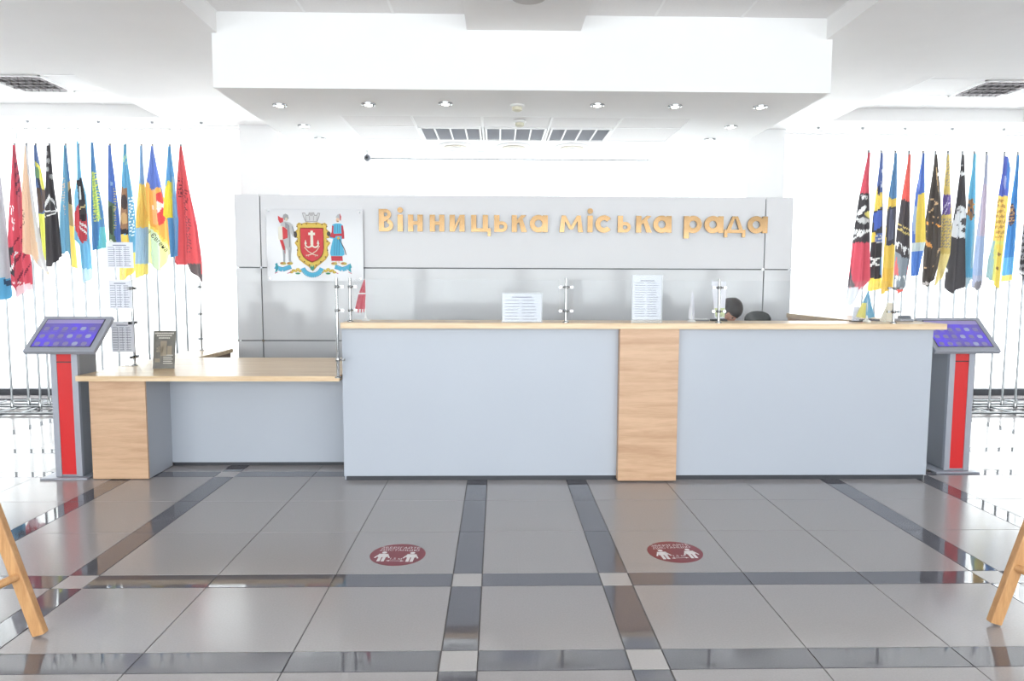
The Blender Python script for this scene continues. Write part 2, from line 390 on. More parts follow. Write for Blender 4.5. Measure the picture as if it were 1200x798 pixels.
MB().box(-1.12, 2.87, 5.20, 6.02, .72, .75).build('work_surface', M_oaktop, ct)
MB().box(-1.12, -1.09, 5.47, 6.0, 0, .72).build('work_surface_leg', M_lam, ct)
MB().box(2.84, 2.87, 5.47, 6.0, 0, .72).build('work_surface_leg', M_lam, ct)

ld = thing('low_desk', 'lower oak topped desk with oak end panel left of the counter', 'desk', (0, 0, 0))
P = [(-3.11, 5.13), (-1.175, 5.13), (-1.175, 6.40), (-2.76, 6.40), (-2.76, 7.26), (-3.11, 7.26)]
mb = MB(); nP = len(P)
mb.add([(x, y, .758) for x, y in P]+[(x, y, .797) for x, y in P],
       [(0, 1, 2, 3), (0, 3, 4, 5), (nP+0, nP+1, nP+2, nP+3), (nP+0, nP+3, nP+4, nP+5)]+[(i, (i+1) % nP, (i+1) % nP+nP, i+nP) for i in range(nP)])
mb.build('desk_top', M_oaktop, ld)
MB().box(-3.05, -2.635, 5.19, 5.21, .005, .758).build('oak_end_panel', M_oak, ld, bevel=.002)
MB().box(-2.665, -2.635, 5.211, 5.58, .005, .758).build('inner_side_panel', M_lam_d, ld)
MB().box(-3.05, -3.02, 5.211, 7.2, .005, .758).build('outer_side_panel', M_lam_d, ld)
MB().box(-2.664, -1.16, 5.582, 5.61, .03, .758).build('modesty_panel', M_lam, ld)
MB().box(-2.634, -1.16, 5.60, 5.64, 0, .03).build('plinth', M_plinth, ld)
MB().box(-2.79, -2.77, 6.41, 7.22, .0, .757).build('wing_inner_panel', mat('brown_edge', rgb(120, 98, 80), .5), ld)
MB().box(-2.0, -1.97, 5.65, 6.35, 0, .757).build('desk_support', M_lam_d, ld)

# ------------------------------------------------------------------ glass screens on posts
def post(x, y, z0, z1, clamps, label, dirs=(-1, 1), cat='post', ax='x', grp='chrome screen posts'):
    t = thing('screen_post', label, 'post', (x, y, z0), grp)
    MB().tube([(0, 0, 0), (0, 0, z1-z0)], .0105, 12).build('pole', M_chrome, t, smooth=True)
    MB().lathe((0, 0, 0), [(.024, 0), (.024, .006), (.012, .012)], 16).build('base_flange', M_chrome, t, smooth=True)
    for zc in clamps:
        c = MB()
        c.lathe((0, 0, zc-z0), [(.015, -.012), (.017, 0), (.015, .012)], 12)
        for d in dirs:
            if ax == 'x': c.tube([(0, 0, zc-z0), (d*.04, 0, zc-z0)], .005, 8); c.box(.030 if d > 0 else -.052, .052 if d > 0 else -.030, -.008, .008, zc-z0-.009, zc-z0+.009)
            else: c.tube([(0, 0, zc-z0), (0, d*.04, zc-z0)], .005, 8); c.box(-.010, .010, .030 if d > 0 else -.058, .058 if d > 0 else -.030, zc-z0-.012, zc-z0+.012)
        c.build('glass_clamp', M_chrome, t)
    return t
post(-1.163, 5.045, .797, 1.525, (1.46, 1.29, .93), 'tall chrome post at the left end of the counter rising from low desk', dirs=(1,))
post(-1.10, 5.20, 1.2, 1.525, (1.46, 1.285), 'short chrome post beside the small red flag at counter left end', dirs=(1,))
post(.507, 5.13, 1.2, 1.528, (1.462, 1.286), 'chrome post with two clamps between the white notice and tall notice')
post(1.648, 5.13, 1.2, 1.526, (1.462, 1.286), 'chrome post in front of the bowed dark haired person')
post(2.968, 5.13, 1.2, 1.531, (1.462, 1.286), 'chrome post before the beige leaflet holder at counter right end')
def pane(x0, x1, y, z0, z1, label, ax='x'):
    mb = MB()
    if ax == 'x': mb.box(x0, x1, y-.003, y+.003, z0, z1)
    else: mb.box(y-.003, y+.003, x0, x1, z0, z1)
    return tag(mb.build('glass_screen', M_glass), label, 'screen', 'clear glass screens along the counters')
pane(-1.055, .455, 5.13, 1.225, 1.515, 'clear glass screen from the red flag to the second counter post')
pane(.560, 1.595, 5.13, 1.225, 1.515, 'clear glass screen behind the tall white notice')
pane(1.702, 2.915, 5.13, 1.225, 1.515, 'clear glass screen in front of the bowed person')
post(-3.0, 5.76, .797, 1.505, (1.436, 1.155, .872), 'chrome post beside the hanging timetable sheets on the low desk', dirs=(1, -1), ax='y')
post(-2.985, 7.03, .797, 1.495, (1.44, 1.17, .92), 'chrome post at the far end of the low desk below the red flag', dirs=(-1,), ax='y')
pane(5.81, 6.98, -2.992, .82, 1.49, 'clear glass screen along the left wing of the low desk', ax='y')

# notices
def notice(name, label, x0, x1, y, z0, z1, rows, cols=1, group=None, head=True, lean=0, ms=None):
    t = thing(name, label, 'notice', ((x0+x1)/2, y, z0), group); wd = (x1-x0)/2; h = z1-z0
    MB().box(-wd, wd, -.0015, .0015, 0, h).build('sheet', ms or M_paper, t)
    ink = MB()
    for r in range(rows):
        zz = h*(.88-.80*r/max(rows-1, 1)); 
        if head and r == 0: ink.box(-wd*.5, wd*.5, -.0028, -.0016, zz-.004, zz+.004); continue
        for c in range(cols):
            a = -wd*.86+1.72*wd*c/cols; b = -wd*.86+1.72*wd*(c+1)/cols-.006; b = a+(b-a)*random.uniform(.75, 1)
            ink.box(a, b, -.0028, -.0016, zz-.0022, zz+.0022)
    ink.build('printed_lines', M_ink, t)
    return t
t = notice('notice_sheet', 'wide white notice in clear holder at the counter middle', .037, .323, 5.10, 1.21, 1.412, 8, 2)
MB().box(-.15, .15, -.008, -.005, -.008, .212).build('acrylic_front', M_acr, t); MB().box(-.15, .15, -.006, .07, -.0095, -.006).build('acrylic_foot', M_acr, t)
t = notice('notice_sheet', 'tall white printed notice on the glass above the oak panel', .997, 1.208, 5.10, 1.226, 1.55, 16, 2)
MB().box(-.115, .115, -.008, -.005, -.024, .33).build('acrylic_front', M_acr, t); MB().box(-.115, .115, -.004, .05, -.0255, -.022).build('acrylic_foot', M_acr, t)
gl = 'timetable sheets hanging beside the low desk post'
for a, b, z0, z1, lab in ((-3.18, -2.965, 1.602, 1.81, 'topmost of three printed sheets, curling top, left of desk post'),
                          (-3.175, -2.99, 1.268, 1.505, 'middle of three printed sheets on the left desk post'),
                          (-3.17, -2.985, .912, 1.165, 'lowest of three printed sheets beside the left desk post')):
    t = notice('notice_sheet', lab, a, b, 5.74, z0, z1, 11, 3, gl)
    v = MB()
    for q in (-.3, 0, .3): v.box((b-a)/2*q*1.4-.0012, (b-a)/2*q*1.4+.0012, -.0027, -.0016, .02, (z1-z0)*.8)
    v.build('table_lines', M_ink, t)
# rod that carries the three sheets, on the glass edge
r = thing('sheet_rack', 'clear acrylic strip holding three printed sheets left of desk post', 'rack', (-3.06, 5.752, .797))
MB().box(-.012, .012, -.004, .004, 0, 1.02).build('strip', M_acr, r); MB().box(-.06, .06, -.03, .03, 0, .005).build('foot', M_acr, r)

# dark leaflet on the low desk
t = thing('poster_stand', 'small dark printed poster standing on the low oak desk', 'poster', (-2.68, 5.6, .797))
t.rotation_euler = (0, 0, .03)
M_post = mat('poster_print', rgb(96, 92, 84), .35, noise=.5, nscale=22)
MB().add([(-.085, -.02, .0), (.085, -.02, .0), (.088, .03, .30), (-.088, .03, .30), (-.085, -.016, .0), (.085, -.016, .0), (.088, .034, .30), (-.088, .034, .30)],
         [(0,1,2,3), (7,6,5,4), (0,4,5,1), (1,5,6,2), (2,6,7,3), (3,7,4,0)]).build('poster_card', M_post, t)
M_pink = mat('poster_ink', rgb(205, 200, 190), .5); M_pg = mat('poster_figures', rgb(140, 128, 110), .5)
ink = MB()
def on_card(x0, x1, z0, z1, k=0):
    yy = lambda z: -.02+z/.30*.05-.0012
    ink.add([(x0, yy(z0), z0), (x1, yy(z0), z0), (x1, yy(z1), z1), (x0, yy(z1), z1)], [(0, 1, 2, 3)], k)
def word_row(z, n_, x0, x1, h):
    step = (x1-x0)/n_
    for i in range(n_): on_card(x0+i*step, x0+i*step+step*.72, z, z+h)
word_row(.275, 14, -.075, .075, .011); word_row(.257, 11, -.06, .06, .010); word_row(.238, 8, -.045, .045, .010)
for i in range(5): on_card(-.005+.0*i, .07-.008*(i % 2), .04+.016*i, .045+.016*i)
for a in range(8): on_card(-.06+.014*(a % 4), -.05+.014*(a % 4), .13+.022*(a//4), .145+.022*(a//4)+.01*(a % 2), 1)
on_card(-.03, .02, .10, .22, 1); on_card(.025, .06, .11, .18, 1); on_card(-.07, -.03, .05, .08, 1)
ink.build('poster_print', [M_pink, M_pg], t)
MB().bar((0, .034, .15), (0, .10, .002), .06, .003).build('rear_strut', M_black, t)

# small table flags
def table_flag(name, label, x, y, z0, hgt, rowsL, cols, base=M_white):
    t = thing(name, label, 'flag', (x, y, z0), 'small table flags on the counter')
    MB().lathe((0, 0, 0), [(.032, 0), (.030, .008), (.010, .02), (.006, .05)], 18).build('base', base, t, smooth=True)
    MB().tube([(0, 0, .02), (0, 0, hgt)], .0028, 8).build('pole', base, t, smooth=True)
    NS, NT = 10, 24; vs_ = []; fs = []; col = []
    ztop = hgt-.005
    for j in range(NT+1):
        tt = j/NT
        for q in range(len(rowsL)-1):
            if rowsL[q][0] <= tt <= rowsL[q+1][0]: break
        a, b = rowsL[q], rowsL[q+1]; f = (tt-a[0])/(b[0]-a[0]); xl = a[1]+(b[1]-a[1])*f; xr = a[2]+(b[2]-a[2])*f; zz = ztop-(a[3]+(b[3]-a[3])*f)
        for i in range(NS+1):
            s = i/NS; vs_.append((xl+(xr-xl)*s, -.006+.007*math.sin(s*PI*4+tt*2)*min(1, tt*2), zz-(.012*math.sin(s*PI) if j == NT else 0)))
    for j in range(NT):
        for i in range(NS): fs.append((j*(NS+1)+i, j*(NS+1)+i+1, (j+1)*(NS+1)+i+1, (j+1)*(NS+1)+i)); col.append(cols((i+.5)/NS, (j+.5)/NT))
    cloth_obj(vs_, fs, col, t)
    return t
M_cloth = sheet('flag_cloth', (.8, .8, .8), .38, attr='print')
def cloth_obj(vs_, fs, col, parent, name='cloth'):
    me = bpy.data.meshes.new(name); me.from_pydata(vs_, [], fs); me.materials.append(M_cloth)
    at = me.color_attributes.new('print', 'FLOAT_COLOR', 'CORNER'); buf = []
    for p in me.polygons: q_ = col[p.index]; g_ = sum(q_)/3; buf += list((*s2l(tuple(((c*.86+g_*.14)*.82+42)/255 for c in q_)), 1))*p.loop_total  # print greyed and lifted: flare haze and overexposure put into the cloth colour
    at.data.foreach_set('color', buf); me.polygons.foreach_set('use_smooth', [True]*len(me.polygons)); me.update()
    return link(name, me, parent)
def c_red(s, t): return (245, 235, 235) if (.36 < t < .42) or (t > .93 and int(s*9) % 2 == 0) else (222, 42, 66)
table_flag('table_flag', 'small red table flag on white pole at counter left end', -1.005+.0, 5.30, 1.2, .318, [(0, -.008, 0, 0), (.45, -.055, .003, .12), (1, -.085, 0, .24)], c_red)
def c_bw(s, t): return (90, 170, 215) if (s > .45 and t > .28) or t < .42 else (238, 225, 90)
table_flag('table_flag', 'small blue and yellow table flag on the counter right end', 2.868, 5.32, 1.2, .245, [(0, -.006, .004, 0), (.45, -.045, .03, .10), (1, -.085, .065, .20)], c_bw)
def c_wh(s, t): return (238, 238, 248) if (s < .5) else (222, 222, 235)
table_flag('table_flag', 'small furled white table flag left of the second right post', 1.488, 5.28, 1.2, .232, [(0, -.004, .004, 0), (.4, -.012, .014, .08), (.7, -.024, .022, .15), (.93, -.026, .022, .20), (1, -.012, .012, .21)], c_wh)
# white leaflet card on a black stand, beside the person
t = thing('leaflet_card', 'tall white tapering leaflet on a black stand left of the person', 'leaflet', (1.735, 5.40, 1.2))
MB().box(-.06, .06, -.03, .03, 0, .014).build('stand_foot', M_black, t)
MB().prism([(-.03, .02), (.048, .02), (.052, .31), (-.065, .31)], -.002, .002).build('card', M_paper, t)
MB().prism([(-.025, .03), (.045, .03), (.046, .10), (-.035, .10)], -.0035, -.0021).build('printed_patch', mat('pale_green_print', rgb(205, 214, 170), .7), t)
MB().box(-.03, .03, -.012, .012, .014, .05).build('card_clip', M_acr, t)
# acrylic leaflet holders, right end
t = thing('leaflet_holder', 'clear leaflet holder with pale card left of blue yellow flag', 'holder', (2.79, 5.34, 1.2))
MB().prism([(-.04, 0), (.03, 0), (.03, .13), (-.025, .13)], -.012, -.008).build('acrylic_front', M_acr, t); MB().prism([(-.03, .004), (.026, .004), (.026, .12), (-.018, .12)], -.006, -.004).build('card', mat('lilac_card', rgb(206, 202, 216), .6), t)
MB().box(-.035, .05, -.02, .03, 0, .008).build('foot', M_black, t)
t = thing('leaflet_holder', 'beige tapering leaflet holder behind the rightmost counter post', 'holder', (3.06, 5.36, 1.2))
MB().prism([(-.09, 0), (.095, 0), (.05, .17), (-.025, .17)], -.010, .010).build('acrylic_body', M_acr, t)
MB().prism([(-.075, .006), (.03, .006), (.02, .15), (-.02, .15)], -.0135, -.0105).build('card', mat('beige_card', rgb(212, 206, 190), .6), t)
MB().box(-.09, .095, -.025, .03, -.0, .004).build('foot', M_acr, t)
tag(MB().box(2.92, 3.06, 5.47, 5.62, 1.2, 1.212).build('document_folder', M_dgrey), 'thin grey folder lying on the counter wing near the flag', 'folder')
t = thing('desk_phone', 'grey rounded device on the counter right end edge', 'device', (3.22, 5.42, 1.2))
MB().box(-.05, .06, -.04, .05, 0, .022).build('body', M_kgrey, t, bevel=.008); MB().tube([(-.045, 0, .032), (.05, 0, .032)], .014, 10).build('handset', M_dgrey, t, smooth=True)
# coloured small pens cup line near the white flag
t = thing('keyboard', 'low dark keyboard edge behind glass left of the leaflet', 'keyboard', (1.60, 5.395, 1.2))
MB().box(-.07, .05, -.03, .03, 0, .012).build('case', M_dgrey, t)
k_ = MB()
for i in range(6):
    for j in range(3): k_.box(-.066+.019*i, -.052+.019*i, -.026+.018*j, -.012+.018*j, .012, .017)
k_.build('keys', M_white, t)

# ------------------------------------------------------------------ grey partition with sign and coat of arms
YP = 7.5
pt = thing('partition_wall', 'grey glossy panelled partition carrying gold lettering behind the counter', 'partition', (0, YP, 0))
px_ = [-2.80, -2.525, 2.889, 3.195]; pz = [.06, .862, 1.645, 2.417]
for i in range(3):
    for j in range(3):
        MB().box(px_[i]+.006, px_[i+1]-.006, 0, .02, pz[j]+.006, pz[j+1]-(.006 if j < 2 else 0)).build('panel', M_part if j == 2 else M_part_low, pt, bevel=.0015)
MB().box(px_[0]+.03, px_[3]-.03, .021, .05, 0, 2.40).build('backing_frame', M_seam, pt)
for x in px_:
    for z in pz[1:3]: MB().lathe((x if abs(x) < 2.7 else x*.996, -.004, z), [(.013, 0), (.013, .024)], 12, axis='Y').build('stud', M_chrome, pt)
# --- sign
sg = thing('wall_sign', 'gold metal Cyrillic lettering on the grey partition', 'sign', (0, YP, 2.033))
def arc(cx, cz, ro, ri, a0, a1, n=20):
    a = [math.radians(a0+(a1-a0)*i/n) for i in range(n+1)]
    return [(cx+ro*math.cos(v), cz+ro*math.sin(v)) for v in a] + [(cx+ri*math.cos(v), cz+ri*math.sin(v)) for v in reversed(a)]
def letter(ch, x0, x1):
    """strokes as quads inside width x0..x1, x-height h; each letter is one extruded mesh"""
    h = .178; W = x1-x0; s = .056; m = MB(); Y0, Y1 = -.034, -.010
    n_ = [0]
    def st(poly): 
        # tiny depth steps keep overlapping strokes of one letter from coinciding
        e = n_[0]*.0004; n_[0] += 1; m.prism([(x0+x, z) for x, z in poly], Y0-e, Y1)
    def quadstrip(pts):
        k = len(pts)//2; e = n_[0]*.0004; n_[0] += 1
        for i in range(k-1):
            q = [pts[i], pts[i+1], pts[len(pts)-2-i], pts[len(pts)-1-i]]
            m.prism([(x0+x, z) for x, z in q], Y0-e, Y1)
    R = lambda a, b, c, d: st([(a, c), (b, c), (b, d), (a, d)])
    if ch == 'В':
        c = .235; R(0, s, 0, c); quadstrip(arc(.075, c-.056, .056, .018, -90, 90, 12)); R(s, .08, c-.038, c); R(s, .08, c-.130, c-.096+.02); quadstrip(arc(.088, .064, .064, .022, -90, 90, 12)); R(s, .09, 0, .038)
    elif ch == 'і': R(W/2-s/2, W/2+s/2, 0, h); m.lathe((x0+W/2, Y0, .225), [(.03, 0), (.03, Y1-Y0)], 20, axis='Y')
    elif ch == 'н': R(0, s, 0, h); R(W-s, W, 0, h); R(s, W-s, h/2-.019, h/2+.019)
    elif ch == 'и': R(0, s, 0, h); R(W-s, W, 0, h); st([(s-.004, 0), (s-.004, .055), (W-s+.004, h), (W-s+.004, h-.055)])
    elif ch == 'ц': R(0, s, 0, h); R(W-s-.03, W-.03, 0, h); R(s, W-s-.03, 0, .038); st([(W-.034, 0), (W, 0), (W, -.045), (W-.034, -.045)]); R(W-.032, W, 0, .038)
    elif ch == 'ь': R(0, s, 0, h); quadstrip(arc(W-.056, .056, .056, .02, -90, 90, 12)); R(s, W-.055, 0, .036); R(s, W-.055, .076, .112)
    elif ch == 'к': R(0, s, 0, h); st([(s-.005, h/2-.012), (s-.005, h/2+.03), (W-.055, h), (W, h)]); st([(s+.02, h/2+.02), (s+.06, h/2+.05), (W+.005, 0), (W-.052, 0)])
    elif ch == 'а': ro = h/2+.004; quadstrip(arc(ro, h/2, ro, ro-.053, 0, 360, 28)); R(W-s, W, 0, h)
    elif ch == 'р': ro = h/2+.004; quadstrip(arc(W-ro, h/2, ro, ro-.053, 0, 360, 28)); R(0, s, -.06, h)
    elif ch == 'с': ro = h/2+.004; quadstrip(arc(W/2, h/2, ro, ro-.053, 38, 322, 24))
    elif ch == 'м': st([(0, 0), (s*.95, 0), (.062, h), (.025, h)]); st([(W-s*.95, 0), (W, 0), (W-.025, h), (W-.062, h)]); st([(.025, h), (.066, h), (W/2+.018, .03), (W/2-.018, .03)]); st([(W-.066, h), (W-.025, h), (W/2+.018, .03), (W/2-.018, .03)])
    elif ch == 'д': R(0, W, 0, .036); R(0, .036, -.045, 0); R(W-.036, W, -.045, 0); st([(.028, .036), (.072, .036), (W/2+.004, h), (W/2-.03, h)]); st([(W-.072, .036), (W-.028, .036), (W/2+.03, h), (W/2-.004, h)]); R(W/2-.03, W/2+.03, h-.03, h)
    m.build('letter', M_gold, sg)
LX = [('В',445.3,461.9),('і',466.7,473.3),('н',479,496),('н',504,521),('и',527,544.5),('ц',552,574.7),('ь',578.7,594),('к',599,616),('а',620,641),
      ('м',654.4,682),('і',686.5,694),('с',696,717),('ь',722.5,737.8),('к',744,762),('а',764,785.5),('р',800,821),('а',824,846.5),('д',847.5,872.5),('а',875,898.5)]
for ch, a, b in LX: letter(ch, -1.266+(a-445)*.00919, -1.266+(b-445)*.00919)
for o in list(sg.children): o.location.z = 0

# --- coat of arms board; artwork laid out on a 1108 x 798 drawing sheet
cb = thing('emblem_board', 'white board with red shield coat of arms and two standing figures', 'emblem', (-2.45, YP-.045, 2.262))
MB().box(0, 1.02, 0, .008, -.762, 0).build('board', M_board, cb, bevel=.002)
for sx in (.03, .99):
    for sz in (-.03, -.73): MB().lathe((sx, -.004, sz), [(.009, 0), (.009, .045)], 12, axis='Y').build('standoff', M_chrome, cb)
EM = {}
def em(col):
    if col not in EM: EM[col] = mat('emblem_ink_%d' % len(EM), rgb(*col), .5)
    return EM[col]
class Art:
    def __init__(s, name): s.name = name; s.m = MB(); s.cols = []; s.n = 0
    def poly(s, pts, col):
        if col not in s.cols: s.cols.append(col)
        e = -.0006-.00022*s.n; s.n += 1
        P_ = [((x-80)*.001018, -(y-45)*.001018) for x, y in pts]
        # triangulate so that concave outlines fill properly
        from mathutils.geometry import tessellate_polygon
        tr = tessellate_polygon([[Vector((a, b, 0)) for a, b in P_]])
        s.m.add([(a, e, b) for a, b in P_], tr, s.cols.index(col)); return s
    def line(s, pts, wd, col):
        for (a, b), (c, d) in zip(pts, pts[1:]):
            L = math.hypot(c-a, d-b) or 1; nx, ny = -(d-b)/L*wd/2, (c-a)/L*wd/2
            s.poly([(a+nx, b+ny), (c+nx, d+ny), (c-nx, d-ny), (a-nx, b-ny)], col)
        return s
    def ell(s, cx, cy, rx, ry, col, n=14): return s.poly([(cx+rx*math.cos(2*PI*i/n), cy+ry*math.sin(2*PI*i/n)) for i in range(n)], col)
    def done(s): return s.m.build(s.name, [em(c) for c in s.cols], cb)
gold, red_, grey, dk, blue, white_, skin = (222, 190, 80), (206, 52, 60), (190, 190, 192), (70, 62, 58), (80, 178, 214), (232, 228, 214), (226, 190, 160)
a = Art('gold_cartouche')
a.poly([(395,205),(420,185),(450,195),(500,180),(555,188),(610,180),(655,195),(690,185),(712,205),(705,250),(748,290),(742,340),(700,350),(745,395),(712,440),(722,520),(690,570),(640,610),(600,640),(555,690),(510,640),(465,610),(415,570),(392,520),(400,440),(372,395),(405,350),(365,330),(368,290),(405,250)], (196, 160, 62))
a.poly([(405,215),(440,200),(555,200),(665,200),(700,215),(695,260),(728,300),(722,330),(692,345),(722,395),(700,440),(708,515),(680,560),(630,598),(590,625),(555,668),(520,625),(478,598),(428,560),(402,515),(410,440),(388,395),(416,345),(385,325),(385,300),(412,260)], gold)
for x, y in ((400,225),(708,225),(380,300),(735,300),(400,380),(708,380),(400,470),(712,470),(420,540),(690,540),(470,590),(640,590),(520,625),(590,625),(450,205),(660,205),(500,198),(600,198)): a.ell(x, y, 8, 8, (120, 92, 44), 8)
for x in (380, 728): a.ell(x, 300, 14, 26, dk, 10)
a.done()
a = Art('mural_crown')
a.poly([(455,85),(485,82),(495,105),(520,105),(525,82),(580,80),(585,105),(608,105),(615,84),(642,86),(632,130),(612,178),(488,178),(468,130)], (150, 148, 150))
a.poly([(462,92),(482,90),(496,115),(524,115),(532,90),(574,88),(580,115),(610,115),(620,92),(635,94),(622,132),(604,170),(496,170),(476,132)], (200, 200, 202))
for x in (490, 530, 575, 612): a.line([(x, 118), (x+ (551-x)*.12, 165)], 5, (140, 138, 140))
a.ell(551, 100, 22, 18, (172, 170, 172)); a.done()
a = Art('red_shield')
sh = lambda k: [(551+(x-551)*k, 405+(y-405)*k) for x, y in [(425,232),(678,232),(680,450),(672,500),(650,545),(610,580),(551,606),(495,580),(455,545),(432,500),(424,450)]]
a.poly(sh(1.0), grey); a.poly(sh(.965), (150, 130, 90)); a.poly(sh(.93), red_)
a.poly([(538,268),(564,268),(566,405),(560,436),(541,436),(536,405)], white_); a.poly([(515,288),(585,288),(585,314),(515,314)], white_)
def arcpts(cx, cy, r, a0, a1, n=10): return [(cx+r*math.cos(math.radians(a0+(a1-a0)*i/n)), cy+r*math.sin(math.radians(a0+(a1-a0)*i/n))) for i in range(n+1)]
a.line(arcpts(516, 408, 32, 0, 200), 15, white_); a.line(arcpts(586, 408, 32, 180, -20), 15, white_)
a.poly([(474,405),(486,360),(500,405)], white_); a.poly([(602,405),(616,360),(630,405)], white_)
a.line([(475,440),(510,480),(560,512),(612,528)], 9, (225, 205, 185)); a.line([(632,425),(600,475),(545,512),(490,528)], 9, (225, 205, 185))
a.line([(490,515),(520,535)], 8, (200, 150, 130)); a.line([(612,515),(580,535)], 8, (200, 150, 130)); a.done()
a = Art('knight_figure')
a.poly([(262,105),(285,95),(310,108),(318,140),(300,165),(268,160),(255,130)], (150, 150, 152))
a.poly([(205,115),(235,135),(262,140),(258,180),(225,192),(208,160)], red_)
a.ell(292, 152, 14, 18, (200, 190, 170))
a.poly([(232,190),(275,175),(330,185),(362,215),(372,285),(395,300),(388,335),(352,330),(335,290),(336,380),(342,455),(332,520),(330,575),(352,605),(330,610),(305,585),(300,480),(285,440),(275,520),(272,590),(255,600),(248,520),(240,400),(232,300)], (186, 188, 190))
a.poly([(275,185),(315,205),(325,290),(300,355),(285,280)], (150, 152, 158))
a.line([(318,215),(322,320),(318,440)], 6, (120, 122, 128)); a.line([(352,225),(370,300)], 10, (128, 132, 140))
a.poly([(205,232),(248,222),(298,250),(300,345),(256,362),(205,362)], white_)
a.poly([(248,225),(280,240),(300,262),(300,345),(252,362)], red_); a.poly([(218,365),(252,365),(270,430),(275,512),(245,450)], red_)
a.ell(382, 310, 18, 34, dk, 10); a.line([(262,470),(258,590)], 14, (160, 164, 172)); a.line([(318,470),(320,580)], 14, (160, 164, 172)); a.done()
a = Art('cossack_figure')
a.poly([(800,130),(822,100),(848,92),(858,120),(850,165),(835,140)], (180, 180, 184)); a.poly([(845,88),(860,120),(855,165),(846,160)], red_)
a.ell(822, 158, 18, 24, skin); a.line([(812,168),(832,172)], 8, (120, 90, 70))
a.poly([(765,205),(800,192),(850,192),(875,210),(885,280),(888,350),(860,352),(860,385),(885,480),(888,515),(868,528),(745,528),(738,500),(752,420),(772,350),(740,345),(730,330),(762,290)], blue)
a.poly([(762,215),(780,215),(775,290),(800,322),(790,345),(735,330),(758,280)], (190, 44, 62)); a.poly([(858,212),(876,214),(886,280),(888,350),(862,350)], (190, 44, 62))
a.poly([(772,300),(862,296),(864,322),(772,325)], (190, 44, 62)); a.ell(828, 345, 16, 14, (222, 190, 80))
for x in (795, 820, 842): a.line([(x, 205), (x-2, 288)], 4, (40, 110, 150)); a.line([(x-5, 350), (x-12, 520)], 5, (40, 120, 165))
a.poly([(748,530),(866,530),(870,580),(752,580)], (198, 44, 60)); a.line([(752,545),(866,545)], 4, (140, 40, 60))
a.line([(838,352),(860,400),(890,460),(905,518)], 8, (80, 60, 50)); a.ell(728, 300, 20, 26, dk, 10)
a.line([(800,582),(800,605)], 16, skin); a.line([(828,582),(832,605)], 16, skin); a.done()
def rib(pts, wd): a.line(pts, wd+6, (40, 110, 140)); a.line(pts, wd, blue)
a = Art('blue_ribbon'); rib(arcpts(551, 620, 108, 160, 20, 16), 46); a.done()
a = Art('blue_ribbon'); rib([(165,640),(200,660),(240,672),(290,655),(330,640)], 40)
a.poly([(165,615),(185,600),(200,640),(188,690),(160,705),(175,660)], (60, 165, 180)); a.line([(160,712),(190,698)], 7, (200, 80, 110)); a.line([(290,712),(335,695)], 7, (200, 80, 110)); a.done()
a = Art('blue_ribbon'); rib([(785,640),(820,650),(860,668),(905,655),(950,630)], 40)
a.poly([(945,600),(935,640),(925,680),(958,705),(950,660),(960,640)], (60, 165, 180)); a.line([(925,695),(960,712)], 7, (200, 80, 110)); a.line([(790,700),(820,712)], 7, (200, 80, 110)); a.done()
a = Art('gold_leaves')
for cx in (400, 715):
    for i in range(7):
        dx = (i-3)*22; a.ell(cx+dx, 680+6*abs(i-3) - 12*(i % 2), 20, 14, (196, 164, 60), 9); a.ell(cx+dx, 678+6*abs(i-3) - 12*(i % 2), 12, 8, (228, 206, 90), 9)
    a.ell(cx, 712, 26, 10, (70, 150, 110), 9)
for cx in (250, 320, 780, 880): a.ell(cx, 608, 34, 16, (196, 178, 90), 9); a.ell(cx-12, 604, 14, 8, (190, 110, 80), 8)
a.ell(551, 650, 22, 30, (60, 150, 130), 10); a.ell(551, 632, 10, 9, (224, 204, 90), 8); a.done()

